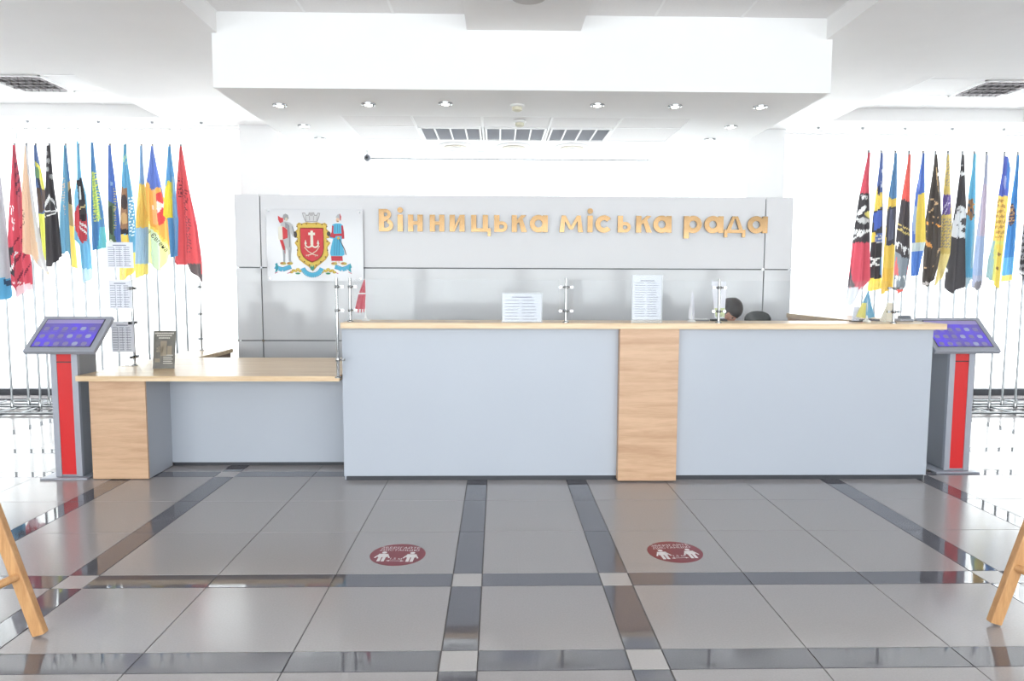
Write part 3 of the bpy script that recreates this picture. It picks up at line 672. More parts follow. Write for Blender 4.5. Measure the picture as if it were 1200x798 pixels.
# ------------------------------------------------------------------ flags on poles
U = 8.12/812/3.628            # metres per unit of the sketch used for the flag outlines
ZPT = 3.02                    # height of the pole tips (sketch y = 118)
def inpoly(x, y, P_):
    c = False; j = len(P_)-1
    for i in range(len(P_)):
        if (P_[i][1] > y) != (P_[j][1] > y) and x < (P_[j][0]-P_[i][0])*(y-P_[i][1])/(P_[j][1]-P_[i][1])+P_[i][0]: c = not c
        j = i
    return c
def make_flag(xw, yw, ztop, x0, rows, bottom, paint, label, group, folds=2.5, ph=0):
    """rows: (y, left, right) outline in sketch units ; bottom: list of (s, y) lower hem"""
    t = thing('flag', label, 'flag', (xw, yw, 0), group)
    MB().tube([(0, 0, .03), (0, 0, ztop+.01)], .0125, 8).build('pole', M_steel, t, smooth=True)
    # open leaf-shaped finial
    lp = []
    for i in range(20):
        a_ = 2*PI*i/20; lp.append((.030*math.sin(a_)*(1-.35*math.cos(a_)), 0, ztop+.105-.085*math.cos(a_)))
    f = MB().tube(lp, .004, 6, closed=True); f.lathe((0, 0, ztop+.008), [(.011, 0), (.014, .008), (.008, .018)], 10); f.build('finial', M_chrome, t, smooth=True)
    NS, NT = 26, 84; y0 = rows[0][0]; vs_ = []; fs = []; col = []
    def edges(y):
        if y <= rows[0][0]: return rows[0][1:]
        for a_, b_ in zip(rows, rows[1:]):
            if y <= b_[0]:
                f_ = (y-a_[0])/(b_[0]-a_[0]); f2 = f_
                return (a_[1]+(b_[1]-a_[1])*f2, a_[2]+(b_[2]-a_[2])*f2)
        return rows[-1][1:]
    def hem(s):
        for a_, b_ in zip(bottom, bottom[1:]):
            if s <= b_[0]: return a_[1]+(b_[1]-a_[1])*(s-a_[0])/(b_[0]-a_[0])
        return bottom[-1][1]
    sk = []
    for j in range(NT+1):
        for i in range(NS+1):
            s = i/NS; y = y0+(hem(s)-y0)*j/NT; l, r_ = edges(y); x = l+(r_-l)*s; tt = (y-y0)/500
            wd = (r_-l)*U
            dpt = -.018-min(.075, wd*.22)*(.5+.5*math.sin(2*PI*folds*s+ph+tt*1.2))*min(1, tt*2.5+.15)
            sk.append((x, y)); vs_.append(((x-x0)*U, dpt, ztop-(y-118)*U))
    for j in range(NT):
        for i in range(NS):
            q = (j*(NS+1)+i, j*(NS+1)+i+1, (j+1)*(NS+1)+i+1, (j+1)*(NS+1)+i); fs.append(q)
            mx_ = sum(sk[k][0] for k in q)/4; my_ = sum(sk[k][1] for k in q)/4; c = paint[0]
            for p_ in paint[1:]:
                if p_[0] == 'b':
                    if p_[1] <= my_ < p_[2]: c = p_[3]
                elif p_[0] == 'r':
                    if p_[1] <= mx_ < p_[2] and p_[3] <= my_ < p_[4]: c = p_[5]
                elif p_[0] == 'p':
                    if inpoly(mx_, my_, p_[1]): c = p_[2]
                elif p_[0] == 'e':
                    if ((mx_-p_[1])/p_[3])**2+((my_-p_[2])/p_[4])**2 < 1: c = p_[5]
                elif p_[0] == 'l':   # line x1 y1 x2 y2 width colour
                    _, xa, ya, xb, yb, wl, cc = p_; dx, dy = xb-xa, yb-ya; k = max(0, min(1, ((mx_-xa)*dx+(my_-ya)*dy)/(dx*dx+dy*dy)))
                    if math.hypot(mx_-xa-k*dx, my_-ya-k*dy) < wl/2: c = cc
                elif p_[0] == 't':   # rows of tick marks: x0 x1 y0 y1 pitch colour
                    if p_[1] <= mx_ < p_[2] and p_[3] <= my_ < p_[4] and (my_-p_[3]) % p_[5] < p_[5]*.55 and int(mx_*.37+my_*.11) % 4: c = p_[6]
            col.append(c)
    cloth_obj(vs_, fs, col, t)
    return t
K = (62, 57, 60); Wt = (232, 232, 232); YL = (250, 212, 70)
GL = 'flags on tall poles in the left row'; GR = 'flags on tall poles in the right row'
Lf = [
 (-11, [(118,-15,-6),(250,-45,4),(400,-70,22),(760,-85,40)], [(0,740),(.6,750),(1,735)], [(186,186,194),('b',660,800,(60,150,200)),('r',-5,60,668,690,(30,60,90))], 'grey and teal flag cut off at the left edge of the photo'),
 (62, [(118,58,68),(300,45,85),(450,30,92),(560,22,108),(760,20,128)], [(0,690),(.35,755),(.45,735),(1,712)], [(204,46,66),('p',[(60,130),(72,150),(84,300),(80,420),(66,420),(62,250)],(176,52,70)),('t',64,80,190,330,9,(90,30,50)),('t',38,56,370,470,8,Wt),('l',92,430,40,560,4,(120,20,40)),('l',100,470,50,620,5,(110,20,40)),('l',110,520,60,680,5,(110,20,40)),('l',118,570,80,690,5,(110,20,40)),('e',36,600,20,62,(40,36,44)),('e',40,600,13,40,(204,46,66)),('l',22,640,60,560,5,Wt),('l',30,690,90,690,5,(230,200,200)),('p',[(60,700),(128,690),(128,760),(40,760)],(236,190,196))], 'crimson flag with black and white print, first full one on the left'),
 (113, [(120,108,118),(300,92,135),(430,88,150),(560,80,165),(640,120,184),(660,140,186)], [(0,555),(.42,566),(.6,615),(1,652)], [(238,196,160),('p',[(112,120),(120,120),(190,660),(150,660),(128,400)],(214,210,214)),('t',88,98,380,440,9,(150,120,100)),('p',[(130,600),(190,640),(190,665),(120,610)],(240,224,200))], 'peach and pale grey flag right of the crimson flag'),
 (152, [(118,148,157),(200,145,170),(300,148,186),(400,152,192),(600,164,190)], [(0,590),(1,600)], [(66,92,150),('p',[(148,180),(175,210),(188,330),(180,350),(165,260)],(214,206,70)),('e',158,232,10,22,(96,140,90)),('p',[(150,290),(184,300),(190,380),(160,400),(152,360)],(84,66,60)),('b',400,610,(222,224,78)),('l',160,255,182,380,6,(40,44,70))], 'narrow navy, brown and yellow flag beside the peach flag'),
 (210, [(118,201,217),(200,196,222),(300,188,230),(400,182,241),(640,180,250)], [(0,608),(.2,614),(1,570)], [(50,46,50),('e',207,180,7,12,(150,150,150)),('e',200,215,8,10,(160,160,158)),('e',218,245,9,10,(150,150,150)),('e',203,150,6,8,(110,104,104)),('l',184,385,205,318,6,Wt),('l',205,318,238,385,6,Wt),('l',184,385,238,385,6,Wt),('l',184,385,186,410,6,Wt),('l',186,410,238,385,5,Wt),('l',207,330,210,380,4,Wt)], 'black flag with white outlined star and grey camouflage spots'),
 (279, [(118,274,284),(300,262,300),(400,250,306),(640,244,318)], [(0,570),(.45,556),(.5,610),(1,640)], [(84,150,188),('p',[(278,130),(286,130),(306,300),(310,640),(290,640),(288,400)],(60,110,160)),('p',[(284,270),(303,262),(308,460),(288,470)],(176,150,100)),('e',296,330,9,34,(70,56,50)),('t',262,274,250,410,10,(190,170,150)),('p',[(286,450),(318,450),(318,660),(284,660)],(248,214,90))], 'teal flag with brown emblem and yellow lower fold, fifth from left end'),
 (335, [(100,331,339),(250,328,348),(320,318,368),(500,310,373),(522,328,374),(680,332,376)], [(0,680),(1,662)], [(96,178,224),('e',340,430,27,84,(206,44,56)),('p',[(326,258),(346,250),(352,300),(362,400),(358,420),(332,420),(328,330)],(40,36,40)),('p',[(333,290),(342,282),(346,340),(338,350)],Wt),('e',342,370,14,30,(46,40,44)),('l',332,380,356,360,7,(206,180,110)),('l',334,430,362,455,8,Wt),('l',330,445,356,475,6,Wt),('e',346,410,13,14,(36,30,34)),('b',620,700,(190,224,244))], 'sky blue flag with red, black and white round emblem'),
 (394, [(104,390,399),(250,385,412),(400,380,436),(560,377,449)], [(0,553),(1,540)], [(56,116,180),('t',388,400,226,300,8,(206,214,80)),('p',[(388,230),(398,230),(424,424),(404,432),(392,330)],(150,190,96)),('t',390,418,230,430,9,(214,222,80)),('p',[(410,460),(440,450),(449,560),(400,560)],(70,170,190)),('p',[(424,300),(430,300),(449,540),(440,540)],(240,210,70)),('l',428,340,438,450,4,(206,60,50))], 'deep blue flag with yellow green lettering column'),
 (469, [(116,465,474),(250,457,486),(400,452,498),(560,449,503)], [(0,545),(1,548)], [(70,110,206),('p',[(474,130),(486,250),(503,560),(490,560),(480,300)],(54,96,196)),('p',[(456,340),(480,352),(478,480),(486,545),(450,545)],(84,116,84)),('e',466,420,10,60,(50,60,50)),('t',478,490,290,460,10,(200,190,110)),('e',462,520,10,18,(236,236,220)),('e',472,272,5,10,(150,190,230))], 'royal blue flag with dark green emblem above the top sheet'),
 (533, [(112,529,538),(200,520,545),(350,509,565),(520,500,574),(690,492,552)], [(0,690),(1,640)], [(70,150,196),('t',525,542,150,195,8,(150,200,160)),('p',[(516,290),(540,292),(538,480),(506,484),(510,380)],(150,100,66)),('e',524,350,10,30,(56,44,44)),('e',522,420,11,24,(200,150,90)),('r',508,540,462,484,(36,32,38)),('t',545,560,330,490,14,(228,236,240)),('p',[(500,486),(536,486),(552,560),(552,700),(488,700)],(248,198,60)),('b',560,700,(250,212,70))], 'teal and orange flag with white vertical letters behind the sheets'),
 (601, [(116,598,606),(270,590,612),(400,575,622),(640,562,612)], [(0,660),(1,640)], [(126,170,222),('b',272,450,(250,212,84)),('p',[(575,400),(600,300),(622,400),(606,450),(580,450)],(246,196,70)),('b',450,600,(150,190,222)),('b',600,680,(250,224,96))], 'pale blue and yellow flag between the teal and orange flags'),
 (648, [(118,644,652),(200,634,668),(300,620,692),(430,613,716),(560,612,724),(640,622,712)], [(0,600),(.5,645),(1,560)], [(80,110,206),('p',[(626,262),(645,300),(680,286),(730,420),(730,560),(612,424),(608,330)],(250,170,60)),('p',[(613,424),(724,552),(724,660),(600,660)],(238,240,150)),('p',[(640,450),(680,500),(660,640),(640,640)],(206,232,200)),('e',676,378,22,70,(226,52,54)),('e',672,372,9,26,Wt),('l',655,372,700,360,18,(240,226,216)),('l',654,300,654,440,10,(250,190,110)),('l',616,424,722,548,9,(246,214,70))], 'blue and orange flag with red and white circular emblem'),
 (722, [(118,718,727),(250,704,742),(400,688,748),(416,706,750),(575,711,741)], [(0,575),(1,566)], [(70,150,220),('p',[(712,258),(726,262),(728,410),(686,412),(684,330)],(252,232,40)),('p',[(728,240),(740,240),(746,400),(736,560),(728,420)],(110,170,220)),('e',730,290,5,40,(150,180,120))], 'sky blue flag with bright yellow left fold beside the big red flag'),
 (769, [(118,766,775),(300,745,806),(450,738,838),(600,732,853),(685,770,848)], [(0,612),(.42,610),(.5,640),(1,686)], [(222,60,66),('t',760,778,250,330,9,(110,30,40)),('t',778,794,300,420,10,(130,36,44)),('t',788,806,420,560,12,(150,50,60)),('p',[(800,200),(852,590),(840,600),(812,420)],(206,50,60)),('p',[(785,606),(846,604),(850,700),(780,660)],(84,70,72)),('p',[(736,612),(790,608),(806,640),(770,640)],(190,180,176))], 'large plain red flag with dark lettering at right end of left row'),
]
LXW = [-5.649,-5.459,-5.326,-5.222,-5.069,-4.888,-4.745,-4.587,-4.392,-4.22,-4.041,-3.917,-3.722,-3.597]
for i, (x0, rows_, bot, paint, lab) in enumerate(Lf):
    yy = 8.10+(.14 if i % 2 else 0)
    fl = make_flag(LXW[i]*yy/8.1, yy, ZPT+(yy-8.1)*.19, x0, rows_, bot, paint, lab, GL, ph=i*1.3, folds=2+(i % 3)*.5)
    if x0 == 648:
        me = text_mesh('ника Євгена', .075, M_black); o = link('lettering', me, fl); o.location = ((660-648)*U, -.125, ZPT-(485-118)*U); o.rotation_euler = (PI/2, math.radians(48), 0)
Rf = [
 (174, [(118,170,179),(250,145,176),(300,135,179),(450,115,184),(650,98,192),(760,92,165)], [(0,740),(.35,762),(.6,735),(1,650)], [(212,56,76),('b',288,494,(48,44,48)),('t',146,174,296,318,30,Wt),('l',135,375,165,345,16,Wt),('l',130,395,152,400,12,Wt),('e',160,402,20,14,(190,190,190)),('p',[(160,372),(184,360),(184,392)],(226,206,90)),('t',116,184,440,476,40,Wt),('l',116,490,184,454,14,(56,50,54)),('l',118,478,182,446,8,(222,222,222)),('p',[(110,580),(132,680),(94,684)],(92,76,84)),('b',684,770,(214,216,222)),('p',[(150,640),(192,650),(150,700)],(212,56,76))], 'red flag with black and white lettered band, first of right row'),
 (229, [(120,224,234),(280,208,241),(400,195,246),(650,190,251),(720,188,251)], [(0,712),(1,700)], [(70,90,156),('t',230,240,190,270,8,(206,214,230)),('p',[(214,262),(240,300),(240,345),(204,370),(206,290)],(244,208,72)),('e',222,280,6,24,(44,48,80)),('p',[(200,372),(244,345),(250,460),(196,470)],(52,54,60)),('p',[(205,372),(238,360),(240,430),(206,452)],(60,90,190)),('p',[(192,455),(212,460),(208,520),(190,510)],(244,200,60)),('b',500,655,(46,42,46)),('t',212,246,470,500,12,(190,190,190)),('l',200,566,230,598,9,Wt),('l',230,566,200,598,9,Wt),('b',655,730,(250,222,70)),('r',238,252,560,640,(60,110,150))], 'navy, yellow and black flag with a white cross, second of right row'),
 (288, [(120,284,293),(300,262,298),(500,254,301),(715,251,302)], [(0,715),(1,680)], [(76,130,184),('b',310,720,(248,208,74)),('p',[(250,315),(268,300),(270,360),(250,380)],(248,208,74)),('p',[(266,345),(296,342),(298,500),(262,508),(260,380)],(66,66,80)),('p',[(270,356),(290,352),(292,480),(268,492)],(100,104,130)),('b',600,720,(246,196,60))], 'blue over yellow flag with dark framed panel, third of right row'),
 (346, [(125,342,351),(300,320,355),(450,305,363),(560,302,370),(720,303,352)], [(0,690),(.4,725),(1,690)], [(236,74,62),('p',[(318,312),(358,330),(372,600),(300,600),(300,400)],(52,46,50)),('l',308,418,358,448,5,(210,180,90)),('l',306,438,360,470,7,(196,168,80)),('p',[(300,486),(372,540),(372,600),(300,560)],(52,46,50)),('p',[(302,494),(316,500),(310,528)],Wt),('p',[(318,502),(332,510),(326,540)],Wt),('p',[(334,512),(348,522),(342,552)],Wt),('p',[(350,524),(364,532),(358,562)],Wt),('p',[(300,530),(330,560),(362,570),(356,700),(300,700)],(118,130,140)),('b',640,670,(118,130,140)),('p',[(305,640),(318,644),(312,668)],Wt),('p',[(322,642),(334,646),(328,670)],Wt),('p',[(338,640),(348,644),(344,668)],Wt),('p',[(308,560),(316,640),(300,640)],(226,90,90))], 'red flag with black lower half and white triangle row, fourth of right row'),
 (407, [(120,403,411),(280,380,416),(400,371,422),(490,372,428),(640,376,406)], [(0,636),(1,630)], [(66,106,210),('p',[(388,290),(418,285),(430,380),(428,492),(384,490)],(246,212,70)),('e',380,400,8,60,(150,176,214)),('b',492,530,(206,220,220)),('b',530,640,(70,124,222)),('e',392,240,5,40,(110,140,220))], 'royal blue and yellow flag right of the triangle row flag'),
 (459, [(125,455,464),(250,440,479),(400,420,492),(550,418,496),(690,420,466)], [(0,680),(.6,690),(1,660)], [(58,50,46),('l',440,310,470,330,4,(206,160,110)),('l',470,330,440,370,4,(206,160,110)),('l',424,390,478,392,4,(206,160,110)),('l',462,180,478,350,3,(190,150,100)),('l',426,415,488,430,10,(240,150,50)),('l',440,405,450,440,8,(58,50,46)),('l',460,412,470,446,8,(58,50,46)),('l',428,495,455,520,14,(236,150,60)),('l',424,450,440,500,3,(206,160,110)),('l',494,520,470,600,3,(206,160,110)),('l',470,600,424,610,3,(206,160,110)),('e',440,676,14,8,(190,180,176)),('e',470,210,4,8,Wt)], 'black flag crossed by thin tan lines and orange strokes'),
 (512, [(125,508,516),(290,492,526),(400,490,536),(540,494,536),(690,474,500)], [(0,690),(1,640)], [(222,190,90),('t',506,522,150,260,11,(170,150,120)),('p',[(492,292),(526,290),(530,372),(490,378)],(94,72,150)),('l',498,360,520,305,4,(200,190,226)),('l',506,368,526,322,4,(200,190,226)),('t',492,534,390,520,13,(150,136,120)),('b',540,700,(246,222,130)),('l',486,560,480,680,6,(200,170,200))], 'gold flag with purple middle next to the tan lined black flag'),
 (574, [(125,570,579),(350,545,600),(500,524,616),(720,512,632)], [(0,680),(.26,720),(1,672)], [(52,48,52),('p',[(560,345),(575,338),(584,350),(600,352),(602,395),(588,400),(592,420),(606,440),(604,478),(580,480),(570,470),(556,482),(542,472),(546,420),(552,390)],(206,208,212)),('e',588,410,10,16,(60,56,60)),('l',552,420,574,440,4,(120,120,124)),('l',556,360,580,370,4,(120,120,124)),('e',588,448,7,10,(52,48,52)),('e',574,206,9,9,(230,230,230)),('e',572,170,4,6,(160,160,160)),('e',528,618,6,10,(206,206,206)),('p',[(545,210),(552,280),(548,340),(536,400),(536,300)],(180,180,184))], 'large black flag with white crowned beast emblem'),
 (624, [(120,620,629),(300,602,635),(450,600,641),(700,618,642)], [(0,690),(1,640)], [(90,186,230),('p',[(602,312),(626,306),(632,380),(620,400),(602,372)],(170,120,80)),('l',604,330,630,378,6,(70,90,110)),('l',606,360,628,330,5,(226,140,60)),('r',632,640,360,600,(150,200,220)),('b',640,700,(200,232,246))], 'sky blue flag with brown emblem right of the large black flag'),
 (676, [(125,673,680),(300,660,684),(500,645,686),(700,638,686)], [(0,690),(.5,705),(1,680)], [(160,164,192),('p',[(664,250),(684,250),(684,470),(656,470)],(176,160,184)),('b',470,640,(140,160,200)),('p',[(648,670),(684,660),(684,710),(640,710)],(120,116,124))], 'muted lavender grey flag between sky blue and yellow flags'),
 (753, [(130,748,764),(180,744,776),(300,730,770),(480,718,766),(560,700,760),(700,690,756)], [(0,640),(.5,655),(1,698)], [(66,84,190),('p',[(762,140),(778,160),(772,290),(758,240)],(46,100,190)),('e',756,240,5,30,(150,160,220)),('b',296,484,(250,206,80)),('t',722,762,310,470,22,(190,140,60)),('b',484,720,(226,222,100)),('p',[(690,484),(728,484),(720,660),(690,660)],(150,190,190)),('p',[(732,500),(766,500),(756,700),(740,690)],(246,214,74)),('e',748,540,4,8,(150,110,60)),('e',744,600,4,8,(150,110,60))], 'blue topped yellow flag with brown spots near the right edge'),
 (808, [(125,804,812),(300,785,813),(450,770,813),(665,755,807)], [(0,668),(1,660)], [(50,128,206),('e',790,380,14,48,(60,60,90)),('l',778,350,800,370,5,(200,150,90)),('l',780,390,802,405,5,(200,150,90)),('t',778,800,340,420,12,(180,130,80)),('b',638,680,(244,224,110)),('b',560,638,(84,170,226))], 'bright blue flag with small dark emblem near the right edge'),
 (858, [(125,854,862),(430,828,885),(660,818,895)], [(0,600),(.5,655),(1,650)], [(150,146,150),('t',820,880,440,640,26,(40,36,40)),('l',822,560,880,590,14,(40,36,40)),('l',824,610,880,640,10,(236,236,236)),('b',125,420,(176,120,120))], 'grey, black and white patterned flag cut by the right photo edge'),
]
RXW = [4.296,4.446,4.61,4.771,4.937,5.083,5.228,5.399,5.539,5.685,5.899,6.053,6.214]
for i, (x0, rows_, bot, paint, lab) in enumerate(Rf):
    yy = 8.10+(.14 if i % 2 else 0)
    make_flag(RXW[i]*yy/8.1, yy, ZPT-.01+(yy-8.1)*.19, x0, rows_, bot, paint, lab, GR, ph=i*1.1+.4, folds=2+(i % 3)*.5)
# chrome racks the poles stand in
def rack(x0, x1, xsw, label):
    t = thing('flag_rack', label, 'rack', ((x0+x1)/2, 8.15, 0)); c = (x0+x1)/2
    for yy, zz in ((-.42, .022), (.42, .022), (-.05, .035), (.12, .035)): MB().tube([(x0-c, yy, zz), (x1-c, yy, zz)], .014 if abs(yy) > .2 else .011, 8).build('long_rail', M_steel, t, smooth=True)
    k = int((x1-x0)/.30)
    for i in range(k+1):
        x = x0-c+(x1-x0)*i/k; MB().tube([(x, -.42, .022), (x+.10*(1 if i % 2 else -1), .42, .022)], .010, 8).build('cross_tube', M_steel, t, smooth=True)
    for i, x in enumerate(xsw):
        yy = (8.10+(.14 if i % 2 else 0)); MB().lathe((x*yy/8.1-c, yy-8.15, .0), [(.020, .01), (.020, .10), (.014, .11)], 10).build('pole_socket', M_chrome, t, smooth=True)
rack(-5.95, -3.40, LXW, 'low chrome tube rack on the floor under the left flags')
rack(4.10, 6.60, RXW, 'low chrome tube rack on the floor under the right flags')

# ------------------------------------------------------------------ information kiosks
def screen_mat():
    m = bpy.data.materials.new('kiosk_display'); m.use_nodes = True; nt = m.node_tree; b = nt.nodes['Principled BSDF']
    tc = nt.nodes.new('ShaderNodeTexCoord'); n = nt.nodes.new('ShaderNodeTexNoise'); n.inputs['Scale'].default_value = 5.5; n.inputs['Detail'].default_value = 2
    cr = nt.nodes.new('ShaderNodeValToRGB'); cr.color_ramp.elements[0].position = .38; cr.color_ramp.elements[0].color = (*rgb(118, 106, 190), 1); cr.color_ramp.elements[1].position = .62; cr.color_ramp.elements[1].color = (*rgb(112, 88, 255), 1)
    nt.links.new(tc.outputs['Object'], n.inputs['Vector']); nt.links.new(n.outputs['Fac'], cr.inputs[0])
    b.inputs['Base Color'].default_value = (.02, .02, .04, 1); b.inputs['Roughness'].default_value = .15
    nt.links.new(cr.outputs[0], b.inputs['Emission Color']); b.inputs['Emission Strength'].default_value = .48
    return m
M_disp = screen_mat(); M_icon = mat('kiosk_icon', rgb(112, 108, 142), .4, emit=.25); M_icon2 = mat('kiosk_icon_light', rgb(140, 146, 170), .3, emit=.22); M_bar = mat('kiosk_top_bar', rgb(118, 110, 150), .3, emit=.5)
def kiosk(x, y, mir, label):
    """x = centre of the tilted head, y = its front lower edge; the foot sits 5-8 cm outwards"""
    t = thing('information_kiosk', label, 'kiosk', (x, y, 0), 'touch screen information kiosks at the counter ends')
    bx = mir*.055; fy = .16
    b = MB(); b.prism([(bx-.10, .015), (bx+.10, .015), (bx+.10, 1.06), (bx-.10, 1.06)], fy, fy+.02)
    b.box(bx-.10, bx-.055, fy-.012, fy, .015, .99); b.box(bx+.055, bx+.10, fy-.012, fy, .015, .99)
    b.build('front_frame', M_kgrey, t, bevel=.002)
    MB().box(bx-.094, bx+.094, fy+.021, fy+.25, .015, 1.06).build('column', mat('mid_grey_paint', rgb(140, 143, 149), .4), t, bevel=.004)
    MB().box(bx-.054, bx+.054, fy-.007, fy-.001, .03, .955).build('red_strip', M_red, t)['label'] = 'glossy red strip'
    MB().box(bx-.054, bx+.054, fy-.009, fy-.0072, .885, .893).build('strip_seam', M_black, t)
    MB().box(bx-.19, bx+.16, fy-.06, fy+.36, 0, .014).build('base_plate', M_kgrey, t, bevel=.003)
    head = bpy.data.objects.new('head', None)
    hd = MB().box(-.258, .258, 0, .37, -.035, 0).build('screen_housing', M_kgrey, t, bevel=.006)
    hd.location = (0, 0, .985); hd.rotation_euler = (math.radians(41), 0, 0)
    MB().box(-.222, .215, .042, .335, .0005, .002).build('bezel', M_black, hd)
    MB().box(-.215, .208, .048, .328, .0022, .0030).build('display', M_disp, hd)
    MB().box(-.215, .208, .287, .328, .0032, .0036).build('menu_bar', M_bar, hd)
    ic = MB()
    for r_ in range(3):
        for c_ in range(6):
            cx_ = -.18+.0675*c_; cy_ = .075+.078*r_; k = 1 if (r_*6+c_) in (4, 9, 16, 11) else 0
            pts = [(cx_+.021*math.cos(a_)*(1.15 if q % 2 else 1), cy_+.019*math.sin(a_)*(1.15 if q % 2 else 1)) for q, a_ in enumerate([2*PI*q_/8 for q_ in range(8)])]
            ic.add([(p[0], p[1], .0036) for p in pts], [tuple(range(8))], k); ic.box(cx_-.02, cx_+.02, cy_-.029, cy_-.026, .0032, .0037, 0)
    ic.build('icons', [M_icon, M_icon2], hd)
    return t
kiosk(-3.195, 5.08, -1, 'grey kiosk with violet touch screen and red strip, left of low desk')
kiosk(3.605, 5.20, 1, 'grey kiosk with violet touch screen and red strip, right of counter')
tag(MB().tube([(3.42, 5.62, .006), (3.40, 5.50, .006), (3.37, 5.40, .006), (3.40, 5.33, .006), (3.46, 5.36, .006), (3.48, 5.44, .006)], .005, 6).build('power_cable', M_black, smooth=True), 'thin black cable curling on the floor beside the right kiosk', 'cable')

# ------------------------------------------------------------------ floor stickers
M_stk = mat('maroon_sticker', rgb(126, 40, 52), .35); M_stw = mat('sticker_white', rgb(226, 220, 220), .5)
def sticker(x, y, rz, label):
    t = thing('floor_sticker', label, 'sticker', (x, y, .0005), 'round distance stickers on the floor', rz)
    MB().lathe((0, 0, 0), [(.152, 0), (.152, .0012)], 40).build('disc', M_stk, t)
    z = .0016
    for body, yy, sz in (('ЗБЕРІГАЙТЕ', .092, .036), ('ДИСТАНЦІЮ', .058, .034), ('1,5 м', -.062, .032)):
        me = text_mesh(body, sz, M_stw); link('lettering', me, t).location = (0, yy, z)
    for sx in (-.078, .078):
        p = MB(); p.add([(sx+.014*math.cos(2*PI*i/14), .022+.014*math.sin(2*PI*i/14), z) for i in range(14)], [tuple(range(14))])
        for q in ([(-.026, .004), (.026, .004), (.026, -.042), (-.026, -.042)], [(-.026, .004), (-.026, -.004), (-.044, -.050), (-.036, -.056), (-.020, -.010)], [(.026, .004), (.026, -.004), (.044, -.050), (.036, -.056), (.020, -.010)],
                  [(-.020, -.042), (-.003, -.042), (-.003, -.100), (-.020, -.100)], [(.003, -.042), (.020, -.042), (.020, -.100), (.003, -.100)]):
            p.add([(sx+a_, b_, z) for a_, b_ in q], [tuple(range(len(q)))])
        p.build('person_symbol', M_stw, t)
    ar = MB(); ar.add([(-.03, -.091, z), (.03, -.091, z), (.03, -.087, z), (-.03, -.087, z)], [(0, 1, 2, 3)])
    for d in (-1, 1): ar.add([(d*.03, -.098, z), (d*.03, -.080, z), (d*.050, -.089, z)], [(0, 1, 2)])
    ar.build('arrow', M_stw, t)
sticker(-.546, 3.715, -.05, 'round maroon distance sticker on the left, below the counter middle')
sticker(.992, 3.735, .08, 'round maroon distance sticker on the right, below the oak panel')

# ------------------------------------------------------------------ easels
def easel(fx, fy, s, label):
    """visible foot at fx,fy; s=+1 when the easel leans away to the left (foot is its right foot)"""
    t = thing('display_easel', label, 'easel', (fx-s*.50, fy, 0))
    ap = (0, .02, 1.60)
    MB().bar((s*.50, 0, .01), (s*.02, 0, 1.58), .052, .034, (0, 1, 0)).build('leg', M_easel, t, bevel=.004)
    MB().bar((-s*.50, 0, .01), (-s*.02, 0, 1.58), .052, .034, (0, 1, 0)).build('leg', M_easel, t, bevel=.004)
    MB().bar((s*.03, -.70, .01), (0, -.02, 1.55), .045, .03, (1, 0, 0)).build('leg', M_easel, t, bevel=.004)
    MB().tube([(s*.425, -.01, .265), (s*.28, -.22, .225), (s*.04, -.58, .16)], .017, 10).build('stretcher', M_easel, t, smooth=True)
    MB().bar((-.31, -.0, .70), (.31, 0, .70), .04, .05).build('ledge', M_easel, t, bevel=.003)
    MB().box(-.05, .05, -.04, .04, 1.54, 1.62).build('hinge_block', M_easel, t, bevel=.004)
easel(-1.925, 2.85, 1, 'wooden easel whose leg enters at the lower left corner')
easel(2.185, 2.89, -1, 'wooden easel whose leg enters at the lower right corner')

# ------------------------------------------------------------------ ceiling fittings
M_lens = mat('lamp_lens', (1, .97, .92), .3, emit=3.0)
def downlight(x, y, label):
    t = thing('downlight', label, 'ceiling light', (x, y, SZ), 'small round downlights in the dropped soffit')
    MB().lathe((0, 0, 0), [(.036, -.002), (.050, -.014), (.060, -.010), (.062, 0)], 22).build('trim_ring', M_chrome, t, smooth=True)
    MB().lathe((0, 0, 0), [(.034, -.0045), (.034, -.0150)], 18).build('lens', M_lens, t)
for x, y, lab in ((-1.90,6.23,'chrome downlight, leftmost in the front soffit row'),(-1.12,6.17,'chrome downlight, second from left in front soffit row'),(-.451,6.12,'chrome downlight just left of the two smoke detectors'),
                  (.861,6.13,'chrome downlight just right of the two smoke detectors'),(1.539,6.14,'chrome downlight, second from right in front soffit row'),(2.287,6.14,'chrome downlight, rightmost in the front soffit row'),
                  (-1.91,7.02,'chrome downlight, left side of soffit, middle row'),(2.29,6.91,'chrome downlight, right side of soffit, middle row'),
                  (-1.908,7.63,'chrome downlight, left side of soffit, farthest row'),(2.267,7.52,'chrome downlight, right side of soffit, farthest row')): downlight(x, y, lab)
def detector(x, y, z, rr, label, nm='smoke_detector', mm=None):
    t = thing(nm, label, 'detector', (x, y, z))
    MB().lathe((0, 0, 0), [(rr, 0), (rr, -.012), (rr*.8, -.02)], 22).build('base', mm or M_white, t, smooth=True)
    MB().lathe((0, 0, 0), [(rr*.72, -.0205), (rr*.70, -.045), (rr*.4, -.055)], 22).build('sensor_head', mat('cream_plastic', rgb(216, 212, 190), .4), t, smooth=True)
detector(.167, 6.16, SZ, .062, 'cream smoke detector nearest the soffit front edge')
detector(.208, 6.76, SZ+.0, .06, 'white smoke detector farther back, near the middle vent')
